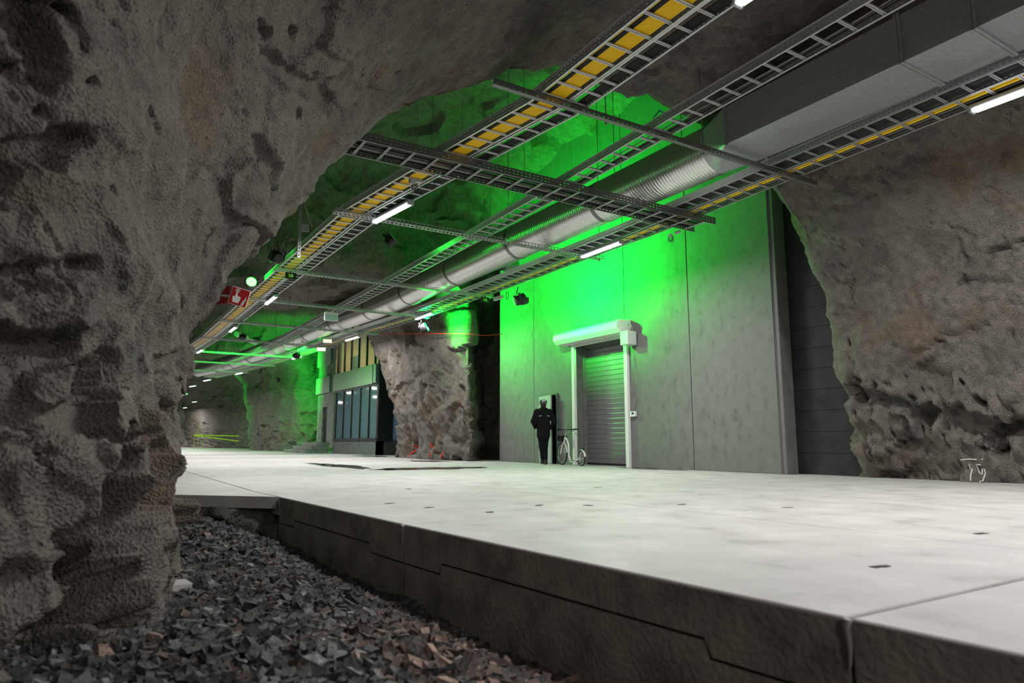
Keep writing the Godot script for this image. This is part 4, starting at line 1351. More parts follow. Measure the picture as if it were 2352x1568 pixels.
func make_floods() -> void:
	flood(Vector3(8.98, 4.14, -14.25), Vector3(11.28, 4.95, -13.9), 120.0, "green floodlight hooded in black washing the concrete wall", 0.15)
	flood(Vector3(8.82, 4.20, -19.75), Vector3(11.5, 5.5, -17.2), 44.0, "glowing green floodlight under the ladder beside the rock pillar", 0.09)  # visor added on this one to keep green off the floor
	flood(Vector3(3.14, 4.50, -17.4), Vector3(2.6, 6.0, -10.0), 1.5, "glowing green floodlight beyond the red fire sign")
	flood(Vector3(3.05, 4.40, -14.3), Vector3(2.0, 6.6, -19.0), 0.8, "black floodlight seen from behind over the 5B plate")
	flood(Vector3(5.3, 4.95, -13.6), Vector3(8.6, 9.6, -10.2), 0.6, "green floodlight on top of the nearly empty ladder lighting the rock ceiling")
	flood(Vector3(5.2, 4.95, -30.0), Vector3(6.0, 8.0, -34.0), 8.0, "green floodlight lighting the ceiling past the rock pillar")
	flood(Vector3(9.2, 4.2, -41.2), Vector3(12.4, 4.9, -45.2), 40.0, "green floodlight aimed at the rock beside the concrete steps")
	flood(Vector3(7.3, 4.25, -29.4), Vector3(11.6, 5.4, -35.5), 13.0, "green floodlight aimed at the pale office panels")
	flood(Vector3(5.0, 4.6, -58.0), Vector3(13.5, 5.0, -70.0), 60.0, "green floodlight deep in the tunnel lighting the far recess")

# ---------- signs and fittings ----------
func make_fittings() -> void:
	var mb: MB
	# hanging plates 5B and 5A
	for a in [["5", "B", 3.70], ["5", "A", 8.84]]:
		var t := base("bay_plate", Vector3(a[2], 4.40, -15.76))
		tag(t, "small black hanging plate that reads 5%s" % a[1], "sign")
		mb = MB.new(); mb.bbox(Vector3.ZERO, Vector3(0.25, 0.15, 0.012), 0.003)
		part(mb, "plate", M.sign_black, t)
		text_part(a[0], 0.075, "numeral", M.sign_yellow, t, Transform3D(Basis(), Vector3(-0.027, 0, 0.008)))
		text_part(a[1], 0.075, "letter", M.sign_white, t, Transform3D(Basis(), Vector3(0.03, 0, 0.008)))
		mb = MB.new(); mb.box(Vector3(0, 0.095, 0), Vector3(0.02, 0.05, 0.006))
		part(mb, "hook", M.black_plastic, t)
	# red fire alarm sign: folded pair of plates on a wall bracket
	var s := base("fire_alarm_sign", Vector3(1.99, 3.02, -12.0))
	tag(s, "red square sign with a white pressing hand and flames, folded like a book", "sign")
	var fr := Basis.from_euler(Vector3(0.1, -0.30, -0.26))
	var w := 0.25
	s.scale = Vector3(1.2, 1.2, 1.2)
	mb = MB.new(); mb.bbox(Vector3.ZERO, Vector3(w, w, 0.006), 0.002, fr)
	part(mb, "border", M.sign_white, s)
	mb = MB.new(); mb.box(fr * Vector3(0, 0, 0.0035), Vector3(w - 0.014, w - 0.014, 0.003), fr)
	part(mb, "red_field", M.sign_red, s)
	mb = MB.new()
	var fl := func(mb: MB, poly: Array) -> void:
		var pp := PackedVector2Array()
		for q in poly: pp.append(Vector2(q[0], q[1]))
		mb.prism(pp, 0.002, Transform3D(fr, fr * Vector3(0, 0, 0.005)))
	fl.call(mb, [[-0.085, -0.02], [-0.07, -0.09], [0.01, -0.09], [0.025, -0.03], [0.02, 0.0], [0.0, 0.005], [-0.02, 0.012], [-0.03, 0.012], [-0.033, 0.06], [-0.052, 0.06], [-0.055, 0.01], [-0.062, -0.01], [-0.075, 0.0]])
	part(mb, "hand", M.sign_white, s)
	mb = MB.new()
	for k in 3:
		var dy := -0.03 * k
		var dx := 0.018 - 0.006 * k
		fl.call(mb, [[0.03 + dx, -0.05 + dy], [0.055 + dx, -0.055 + dy], [0.078 + dx, -0.035 + dy], [0.075 + dx, -0.005 + dy], [0.068 + dx, 0.03 + dy], [0.062 + dx, 0.0 + dy], [0.058 + dx, -0.025 + dy], [0.045 + dx, -0.04 + dy]])
	part(mb, "flames", M.sign_white, s)
	mb = MB.new()
	for q in [[Vector3(-0.042, 0.105, 0), Vector3(0.056, 0.006, 0.002)], [Vector3(-0.042, 0.062, 0), Vector3(0.056, 0.006, 0.002)], [Vector3(-0.067, 0.083, 0), Vector3(0.006, 0.048, 0.002)], [Vector3(-0.017, 0.083, 0), Vector3(0.006, 0.048, 0.002)]]:
		mb.box(fr * (q[0] + Vector3(0, 0, 0.006)), q[1], fr)
	mb.lathe([Vector2(0.013, 0), Vector2(0.013, 0.003), Vector2(0, 0.003)], 14, Transform3D(fr * Basis(Vector3.RIGHT, PI / 2), fr * Vector3(-0.042, 0.083, 0.005)))
	part(mb, "button_symbol", M.sign_white, s)
	var fr2 := Basis.from_euler(Vector3(0, 2.2, 0.0))
	mb = MB.new(); mb.bbox(fr * Vector3(-w * 0.5, 0, -0.004) + fr2 * Vector3(w * 0.5, 0, -0.004), Vector3(w, w, 0.005), 0.002, fr2)
	part(mb, "rear_plate", M.sign_red, s)
	mb = MB.new(); mb.bar(Vector3(-0.12, 0.0, -0.02), Vector3(-1.1, 0.05, -0.25), 0.03, 0.03)
	part(mb, "bracket", M.strut_dark, s)
	# round sounder with its small cable loop
	s = base("alarm_sounder", Vector3(3.24, 4.44, -18.9))
	tag(s, "round black sounder with a drilled face at the end of the beam", "sounder")
	var ax := Transform3D(Basis(Vector3.UP, -0.5) * Basis(Vector3.RIGHT, PI / 2), Vector3.ZERO)
	mb = MB.new(); mb.lathe([Vector2(0, -0.10), Vector2(0.06, -0.10), Vector2(0.075, -0.04), Vector2(0.085, 0.0), Vector2(0.085, 0.03), Vector2(0.07, 0.04), Vector2(0, 0.04)], 22, ax)
	part(mb, "body", M.black_plastic, s)
	mb = MB.new()
	for k in 12: mb.lathe([Vector2(0, 0.002), Vector2(0.005, 0.0)], 6, Transform3D(ax.basis, ax * Vector3(0.016 * (k % 4) - 0.024, 0.041, 0.02 * (k / 4) - 0.02)))
	part(mb, "face_holes", M.strut_dark, s)
	mb = MB.new()
	var loop := []
	for k in 14: loop.append(Vector3(0.10 + 0.045 * cos(TAU * k / 14), 0.09 + 0.07 * sin(TAU * k / 14), -0.02))
	mb.tube(loop, 0.005, 5, -1.0, true)
	part(mb, "cable_loop", M.black_cable, s)
	# white hanging sign box seen on its flank
	s = base("hanging_sign_box", Vector3(5.80, 4.24, -19.55))
	tag(s, "white blank sign box hanging under a slotted beam", "sign")
	mb = MB.new(); mb.bbox(Vector3.ZERO, Vector3(0.40, 0.25, 0.07), 0.008)
	part(mb, "case", M.white_paint, s)
	mb = MB.new(); mb.box(Vector3(0, -0.025, 0.036), Vector3(0.37, 0.18, 0.004))
	part(mb, "face", M.sign_glass, s)
	mb = MB.new(); mb.box(Vector3(-0.12, 0.17, 0), Vector3(0.015, 0.1, 0.015)); mb.box(Vector3(0.12, 0.17, 0), Vector3(0.015, 0.1, 0.015))
	part(mb, "hanger", M.strut_dark, s)
	# lit exit signs
	for a in [[7.58, 4.46, -25.9, "lit green exit sign hung between the round duct and the ladder"], [7.55, 4.22, -26.6, "lit green exit sign hung low under the far ladder"]]:
		s = base("exit_sign", Vector3(a[0], a[1], a[2]), -0.35)
		tag(s, a[3], "exit sign")
		mb = MB.new(); mb.bbox(Vector3.ZERO, Vector3(0.34, 0.15, 0.04), 0.006)
		part(mb, "case", M.light_plastic, s)
		mb = MB.new(); mb.box(Vector3(0, 0, 0.022), Vector3(0.31, 0.12, 0.004))
		part(mb, "lit_face", M.exit_glow, s)
	# junction boxes on the crossing ladder with loops of cable
	s = base("junction_boxes", Vector3(3.86, 4.42, -9.0))
	tag(s, "pair of grey junction boxes with looped leads under the wide yellow band", "junction box")
	mb = MB.new(); mb.bbox(Vector3(-0.06, 0, 0), Vector3(0.09, 0.09, 0.06), 0.008); mb.bbox(Vector3(0.07, 0.05, -0.05), Vector3(0.10, 0.06, 0.06), 0.008)
	part(mb, "box", M.light_plastic, s)
	mb = MB.new()
	for c in [[Vector3(0.26, 0.0, 0.0), 0.05], [Vector3(-0.04, -0.10, 0.02), 0.045], [Vector3(0.0, -0.09, 0.0), 0.035]]:
		loop = []
		for k in 14: loop.append(c[0] + Vector3(c[1] * 0.7 * cos(TAU * k / 14), c[1] * 1.2 * sin(TAU * k / 14), 0.02 * sin(TAU * k / 7)))
		mb.tube(loop, 0.006, 5, -1.0, true)
	mb.tube([Vector3(-0.06, -0.04, 0), Vector3(-0.05, -0.12, 0.01), Vector3(0.02, -0.14, 0), Vector3(0.08, -0.06, 0), Vector3(0.2, 0.02, 0)], 0.005, 5)
	part(mb, "lead", M.black_cable, s)
	# upright slotted post with plate and brace carrying the ladder
	s = base("bracket_post", Vector3(3.2, 4.1, -13.0))
	tag(s, "upright slotted steel post with fixing plate and slanting brace", "post")
	mb = MB.new()
	mb.span(Vector3(-0.05, 0, 0.0), Vector3(-0.035, 1.5, 0.04)); mb.span(Vector3(-0.01, 0, 0.0), Vector3(0.005, 1.5, 0.04)); mb.span(Vector3(-0.05, 0, 0), Vector3(0.005, 1.5, 0.004))
	for k in 21: mb.span(Vector3(-0.04, 0.07 * k, 0.036), Vector3(-0.005, 0.07 * k + 0.03, 0.04))
	part(mb, "upright", M.galvanized, s)
	mb = MB.new(); mb.box(Vector3(0.08, 0.62, 0.02), Vector3(0.15, 0.16, 0.008))
	part(mb, "fixing_plate", M.galvanized, s)
	mb = MB.new(); mb.bar(Vector3(0.02, 1.15, 0.02), Vector3(0.21, 0.66, 0.02), 0.03, 0.03, Vector3.BACK)
	part(mb, "brace", M.galvanized, s)
	# driver box and cable ring by the hooded flood light
	s = base("driver_box", Vector3(9.02, 4.40, -15.35), 0.0)
	tag(s, "long pale driver box with a hanging ring of cable near the hooded floodlight", "driver box")
	mb = MB.new(); mb.bbox(Vector3.ZERO, Vector3(0.09, 0.09, 0.42), 0.01)
	part(mb, "case", M.lamp_housing, s)
	mb = MB.new()
	loop = []
	for k in 16: loop.append(Vector3(0.0, -0.02 + 0.10 * sin(TAU * k / 16), 0.45 + 0.06 * cos(TAU * k / 16)))
	mb.tube(loop, 0.008, 5, -1.0, true); mb.tube([Vector3(0, -0.04, -0.2), Vector3(0, -0.10, -0.24), Vector3(0, -0.07, -0.32), Vector3(0, 0.02, -0.34)], 0.006, 5)
	part(mb, "cable_ring", M.black_cable, s)
	s = base("plug_cluster", Vector3(9.02, 4.45, -8.9))
	tag(s, "tangle of plugs and a coiled lead under the crossing ladder end", "plugs")
	mb = MB.new(); mb.bbox(Vector3(0, 0, 0.1), Vector3(0.05, 0.05, 0.12), 0.008); mb.bbox(Vector3(-0.04, -0.03, -0.05), Vector3(0.05, 0.05, 0.08), 0.008)
	part(mb, "plug", M.light_plastic, s)
	mb = MB.new()
	for q in 3:
		loop = []
		for k in 14: loop.append(Vector3(-0.05 + 0.02 * q, -0.09 + 0.055 * sin(TAU * k / 14), -0.05 + 0.05 * cos(TAU * k / 14)))
		mb.tube(loop, 0.005, 5, -1.0, true)
	part(mb, "coiled_lead", M.black_cable, s)
	# orange line strung from the beam end along the rock
	mb = MB.new()
	var pts := []
	var way := [Vector3(8.85, 4.54, -23.62), Vector3(9.2, 4.36, -22.0), Vector3(9.65, 4.18, -20.4), Vector3(10.1, 4.05, -19.2), Vector3(10.6, 4.0, -18.95), Vector3(11.22, 4.08, -18.8)]
	for k in 5:
		for q in 4: pts.append(crom(way[maxi(k - 1, 0)], way[k], way[k + 1], way[mini(k + 2, 5)], q / 4.0))
	pts.append(way[5])
	mb.tube(pts, 0.010, 5)
	tag(part(mb, "orange_line", M.orange_cable), "thin orange cable strung in front of the rock pillar", "cable")
	mb = MB.new()
	pts = []
	for k in 11:
		var t := k / 10.0
		pts.append(Vector3(lerpf(5.9, 6.25, t), 4.74 + 0.16 * sin(t * PI), -6.12 + 0.04 * sin(t * 9.0)))
	mb.tube(pts, 0.008, 5)
	tag(part(mb, "blue_lead", M.blue_cable), "short blue lead looped over the nearly empty ladder", "cable")
	# puddles
	var pn := noise(81, 1.2, 3)
	for a in [[6.9, -14.7, 1.35, 0.62, "wide dark puddle on the platform in front of the rock pillar"], [9.35, -20.4, 0.55, 0.9, "dark puddle at the foot of the rock pillar"], [5.6, -17.8, 0.35, 2.6, "long thin wet streak on the platform"], [11.0, -11.9, 0.25, 0.9, "small wet patch at the foot of the concrete wall"], [10.7, -29.2, 0.55, 1.6, "dark wet patch at the office corner"]]:
		mb = MB.new()
		var ring := []
		for k in 40:
			var an := TAU * k / 40
			var rr := 1.0 + 0.55 * pn.get_noise_2d(cos(an) * 1.4 + a[0], sin(an) * 1.4 + a[1])
			ring.append(Vector3(a[0] + cos(an) * a[2] * rr, 0.003, a[1] + sin(an) * a[3] * rr))
		var c := Vector3(a[0], 0.0035, a[1])
		for k in 40:
			mb.tri(c, ring[(k + 1) % 40], ring[k])
			mb.quad(ring[k], ring[(k + 1) % 40], ring[(k + 1) % 40] * Vector3(1, 0, 1), ring[k] * Vector3(1, 0, 1))
		tag(part(mb, "puddle", M.wet), a[4], "puddle")
	# posts and yellow tape closing off the far recess
	for a in [[9.0, -72.0, 2.6], [8.7, -72.2, 1.5], [9.4, -71.6, 1.5]]:
		mb = MB.new(); mb.bbox(Vector3(a[0], a[2] * 0.5, a[1]), Vector3(0.06, a[2], 0.06), 0.006)
		tag(part(mb, "barrier_post", M.timber), "tall thin timber post holding the yellow tape" if a[2] > 2.0 else "short thin timber post holding the yellow tape", "post", "timber posts of the tape barrier")
	mb = MB.new()
	mb.bar(Vector3(8.66, 1.30, -72.12), Vector3(12.4, 1.20, -70.4), 0.01, 0.09); mb.bar(Vector3(8.66, 1.25, -72.1), Vector3(12.4, 0.72, -70.38), 0.01, 0.09)
	tag(part(mb, "barrier_tape", M.tape_yellow), "yellow barrier tape stretched between posts at the far recess", "tape")

# ---------- glazed office ----------
func make_office() -> void:
	var t := base("office_building", Vector3(11.6, 0, -36.0))
	tag(t, "small two-storey office of glass and pale panels built into the rock", "building")
	var Z := func(z: float) -> float: return z + 36.0
	var mb := MB.new()
	# concrete bay with the narrow door, pier beside the glazing
	mb.span(Vector3(0, 0.55, Z.call(-41.1)), Vector3(0.3, 7.2, Z.call(-40.05))); mb.span(Vector3(0, 0.55, Z.call(-39.1)), Vector3(0.3, 7.2, Z.call(-38.2))); mb.span(Vector3(0, 2.62, Z.call(-40.05)), Vector3(0.3, 7.2, Z.call(-39.1)))
	mb.span(Vector3(-0.05, 0.3, Z.call(-38.25)), Vector3(0.3, 7.2, Z.call(-37.75)))
	part(mb, "concrete_bay", M.office_concrete, t)
	mb = MB.new(); mb.bbox(Vector3(0.14, 1.58, Z.call(-39.58)), Vector3(0.05, 2.06, 0.92), 0.006)
	var d := part(mb, "door", M.mullion, t)
	mb = MB.new(); mb.tube([Vector3(0.08, 1.55, Z.call(-39.22)), Vector3(0.06, 1.55, Z.call(-39.36))], 0.015, 6)
	part(mb, "handle", M.chrome, d)
	mb = MB.new(); mb.span(Vector3(0.02, 0, Z.call(-38.0)), Vector3(0.32, 0.66, Z.call(-30.95)))
	part(mb, "plinth", M.plinth, t)
	mb = MB.new(); mb.span(Vector3(0.02, 0, Z.call(-31.2)), Vector3(3.4, 0.66, Z.call(-30.95)))
	part(mb, "side_plinth", M.shaded_board_wall, t)
	# pale panels with aluminium edges
	for a in [[-41.05, -38.42, 5.04, 7.0], [-41.15, -38.5, 3.42, 4.36], [-37.7, -31.5, 3.40, 4.34], [-31.38, -31.05, 3.42, 4.32]]:
		mb = MB.new(); mb.bbox(Vector3(-0.08, (a[2] + a[3]) * 0.5, Z.call((a[0] + a[1]) * 0.5)), Vector3(0.12, a[3] - a[2], a[1] - a[0]), 0.006)
		var p := part(mb, "facade_panel", M.office_panel, t)
		mb = MB.new(); mb.box(Vector3(-0.08, (a[2] + a[3]) * 0.5, Z.call(a[1] + 0.02)), Vector3(0.13, a[3] - a[2], 0.035))
		part(mb, "edge_trim", M.aluminium_trim, p)
	# lower glazing: five panes
	var zs := [-37.55, -36.25, -34.9, -33.55, -32.25, -31.05]
	for k in 5:
		mb = MB.new(); mb.box(Vector3(0.06, 2.06, Z.call((float(zs[k]) + float(zs[k + 1])) * 0.5)), Vector3(0.014, 2.56, float(zs[k + 1]) - float(zs[k]) - 0.06))
		part(mb, "pane", M.glass, t)
	for k in 6:
		mb = MB.new(); mb.bbox(Vector3(0.04, 2.05, Z.call(zs[k])), Vector3(0.12, 2.7, 0.08 if k < 5 else 0.18), 0.008)
		part(mb, "mullion", M.mullion, t)
	mb = MB.new(); mb.span(Vector3(-0.02, 0.66, Z.call(-37.7)), Vector3(0.12, 0.80, Z.call(-31.0))); mb.span(Vector3(-0.02, 3.32, Z.call(-37.7)), Vector3(0.12, 3.42, Z.call(-31.0)))
	part(mb, "window_rail", M.mullion, t)
	# upper glazing
	zs = [-37.45, -36.35, -35.2, -34.0, -32.8, -31.6, -31.05]
	for k in 6:
		mb = MB.new(); mb.box(Vector3(0.06, 5.55, Z.call((float(zs[k]) + float(zs[k + 1])) * 0.5)), Vector3(0.014, 2.4, float(zs[k + 1]) - float(zs[k]) - 0.06))
		part(mb, "pane", M.glass, t)
	for k in 7:
		mb = MB.new(); mb.bbox(Vector3(0.04, 5.55, Z.call(zs[k])), Vector3(0.10, 2.5, 0.07), 0.008)
		part(mb, "mullion", M.mullion, t)
	# side glazing round the corner
	mb = MB.new(); mb.span(Vector3(0.0, 0.66, Z.call(-31.05)), Vector3(0.75, 7.2, Z.call(-30.9)))
	part(mb, "corner_frame", M.mullion, t)
	mb = MB.new(); mb.box(Vector3(1.7, 2.06, Z.call(-31.0)), Vector3(1.9, 2.6, 0.014)); mb.box(Vector3(1.7, 5.5, Z.call(-31.0)), Vector3(1.9, 2.4, 0.014))
	part(mb, "side_pane", M.glass, t)
	# rooms
	mb = MB.new()
	mb.span(Vector3(2.6, 0.6, Z.call(-41.0)), Vector3(2.7, 3.6, Z.call(-31.0))); mb.span(Vector3(0.3, 0.6, Z.call(-37.9)), Vector3(2.7, 3.6, Z.call(-37.8))); mb.span(Vector3(0.2, 0.60, Z.call(-37.9)), Vector3(2.7, 0.68, Z.call(-31.0)))
	part(mb, "lower_room", M.room_blue, t)
	mb = MB.new()
	mb.span(Vector3(0.1, 3.45, Z.call(-37.9)), Vector3(2.7, 4.30, Z.call(-31.1)))
	part(mb, "floor_slab", M.office_concrete, t)
	mb = MB.new()
	mb.span(Vector3(2.6, 4.3, Z.call(-37.9)), Vector3(2.7, 7.0, Z.call(-31.0))); mb.span(Vector3(0.1, 4.3, Z.call(-37.95)), Vector3(2.7, 7.0, Z.call(-37.8))); mb.span(Vector3(0.1, 6.75, Z.call(-37.9)), Vector3(2.7, 6.85, Z.call(-31.0)))
	part(mb, "upper_room", M.room_warm, t)
	mb = MB.new(); mb.span(Vector3(2.45, 5.2, Z.call(-37.4)), Vector3(2.58, 6.4, Z.call(-31.2)))
	part(mb, "wall_board", M.room_dark, t)
	mb = MB.new(); mb.span(Vector3(-0.02, 6.85, Z.call(-41.2)), Vector3(3.2, 7.2, Z.call(-30.9)))
	part(mb, "roof", M.office_concrete, t)
	# ceiling lamp in the upper room, lamp in the lower one
	for a in [[6.72, "office_ceiling_lamp", "warm flat lamp on the ceiling of the upper office room", Color(1.0, 0.88, 0.70), 22.0], [3.40, "office_low_lamp", "cool flat lamp on the ceiling of the lower office room", Color(0.7, 0.82, 1.0), 5.0]]:
		var o := base(a[1], Vector3(13.0, a[0], -34.4))
		tag(o, a[2], "lamp")
		mb = MB.new(); mb.bbox(Vector3(0, 0.02, 0), Vector3(0.62, 0.04, 1.3), 0.008)
		part(mb, "tray", M.white_paint, o)
		var gm := glow(a[1] + "_glow", a[3], 2.0)
		mb = MB.new(); mb.box(Vector3(0, -0.003, 0), Vector3(0.56, 0.01, 1.22))
		part(mb, "diffuser", gm, o)
		var l := AreaLight3D.new()
		l.area_size = Vector2(0.56, 1.22); l.light_color = a[3]; l.light_energy = a[4]; l.area_range = 40.0; l.shadow_enabled = true
		l.name = "lamp_light"
		o.add_child(l, true)
		l.position = Vector3(0, -0.02, 0); l.rotation = Vector3(-PI / 2, 0, 0)
	# furniture dimly seen upstairs
	for a in [[-33.6], [-32.4]]:
		var o := base("office_desk", Vector3(12.9, 4.3, a[0]))
		tag(o, "dark office desk standing behind the upper windows", "desk", "desks upstairs in the office")
		mb = MB.new(); mb.bbox(Vector3(0, 0.72, 0), Vector3(0.7, 0.03, 1.1), 0.006); part(mb, "desktop", M.black_plastic, o)
		for q in 4:
			mb = MB.new(); mb.box(Vector3(0.3 if q & 1 else -0.3, 0.35, 0.48 if q & 2 else -0.48), Vector3(0.04, 0.7, 0.04)); part(mb, "leg", M.black_plastic, o)
		mb = MB.new(); mb.bbox(Vector3(0.1, 1.06, 0), Vector3(0.04, 0.36, 0.6), 0.01); mb.box(Vector3(0.12, 0.83, 0), Vector3(0.04, 0.18, 0.06))
		tag(part(mb, "monitor", M.black_plastic), "black computer monitor on a dark office desk", "monitor", "monitors upstairs in the office")
		get_child(get_child_count() - 1).position = o.position
	# white notice on the inner wall
	var nb := base("notice_board", Vector3(12.2, 4.85, -36.2))
	tag(nb, "white screen panel standing behind the upper office window", "panel")
	mb = MB.new(); mb.bbox(Vector3.ZERO, Vector3(0.04, 0.9, 0.9), 0.006); part(mb, "board", M.light_plastic, nb)
	mb = MB.new(); mb.box(Vector3(0, -0.5, 0), Vector3(0.03, 0.12, 0.5)); part(mb, "foot", M.strut_dark, nb)
	# steps
	var st := base("concrete_steps", Vector3(11.55, 0, -41.0))
	tag(st, "three broad concrete steps leading up to the narrow office door", "steps")
	for k in 3:
		mb = MB.new()
		var x0: float = -1.25 + 0.32 * k
		mb.bbox(Vector3((x0 + 0.0) * 0.5, 0.1 + 0.2 * k, [0.0, 0.45, 0.8][k]), Vector3(-x0, 0.196, [5.0, 4.1, 3.2][k]), 0.012)
		part(mb, "step", M.office_concrete, st)

# ---------- surface nets for the figure ----------
func capsule_field(p: Vector3, bones: Array, k: float) -> float:
	var d := 1e9
	for b in bones:
		var pa: Vector3 = p - b[0]
		var ba: Vector3 = b[1] - b[0]
		var h := clampf(pa.dot(ba) / maxf(ba.dot(ba), 1e-9), 0.0, 1.0)
		var dd := pa - ba * h
		if b.size() > 4: dd = dd / b[4]
		var e := dd.length() - lerpf(b[2], b[3], h)
		if d > 1e8: d = e
		else:
			var m := maxf(k - absf(d - e), 0.0) / k
			d = minf(d, e) - m * m * k * 0.25
	return d

func surface_net(mb: MB, bones: Array, cell: float, k: float) -> void:
	var lo := Vector3(1e9, 1e9, 1e9)
	var hi := -lo
	for b in bones:
		var r: float = maxf(b[2], b[3]) * 1.6 + cell * 2.0
		for e in 2:
			lo = lo.min(b[e] - Vector3(r, r, r)); hi = hi.max(b[e] + Vector3(r, r, r))
	var nx := int((hi.x - lo.x) / cell) + 2
	var ny := int((hi.y - lo.y) / cell) + 2
	var nz := int((hi.z - lo.z) / cell) + 2
	var F := PackedFloat32Array()
	F.resize(nx * ny * nz)
	for z in nz:
		for y in ny:
			for x in nx: F[(z * ny + y) * nx + x] = capsule_field(lo + Vector3(x, y, z) * cell, bones, k)
	var V := {}
	for z in nz - 1:
		for y in ny - 1:
			for x in nx - 1:
				var o := (z * ny + y) * nx + x
				var ids := [o, o + 1, o + nx, o + nx + 1, o + nx * ny, o + nx * ny + 1, o + nx * ny + nx, o + nx * ny + nx + 1]
				var inside := 0
				for i in ids:
					if F[i] < 0.0: inside += 1
				if inside == 0 or inside == 8: continue
				var acc := Vector3.ZERO
				var cnt := 0
				for e in [[0, 1], [2, 3], [4, 5], [6, 7], [0, 2], [1, 3], [4, 6], [5, 7], [0, 4], [1, 5], [2, 6], [3, 7]]:
					var fa := F[ids[e[0]]]
					var fb := F[ids[e[1]]]
					if (fa < 0.0) != (fb < 0.0):
						var t := fa / (fa - fb)
						var pa := Vector3(e[0] & 1, (e[0] >> 1) & 1, e[0] >> 2)
						var pb := Vector3(e[1] & 1, (e[1] >> 1) & 1, e[1] >> 2)
						acc += pa.lerp(pb, t); cnt += 1
				var p := lo + (Vector3(x, y, z) + acc / cnt) * cell
				var e2 := cell * 0.5
				var nn := Vector3(capsule_field(p + Vector3(e2, 0, 0), bones, k) - capsule_field(p - Vector3(e2, 0, 0), bones, k), capsule_field(p + Vector3(0, e2, 0), bones, k) - capsule_field(p - Vector3(0, e2, 0), bones, k), capsule_field(p + Vector3(0, 0, e2), bones, k) - capsule_field(p - Vector3(0, 0, e2), bones, k)).normalized()
				V[o] = mb.vert(p, nn)
	for z in range(1, nz - 1):
		for y in range(1, ny - 1):
			for x in range(1, nx - 1):
				var o := (z * ny + y) * nx + x
				for ax in 3:
					var step: int = [1, nx, nx * ny][ax]
					var fa := F[o] < 0.0
					if fa == (F[o + step] < 0.0): continue
					var u: int = [nx, nx * ny, 1][ax]
					var w: int = [nx * ny, 1, nx][ax]
					var q := [o - u - w, o - w, o, o - u]
					if not (V.has(q[0]) and V.has(q[1]) and V.has(q[2]) and V.has(q[3])): continue
					var i := [V[q[0]], V[q[1]], V[q[2]], V[q[3]]]
					if fa: mb.ix.append_array([i[0], i[2], i[1], i[0], i[3], i[2]])
					else: mb.ix.append_array([i[0], i[1], i[2], i[0], i[2], i[3]])

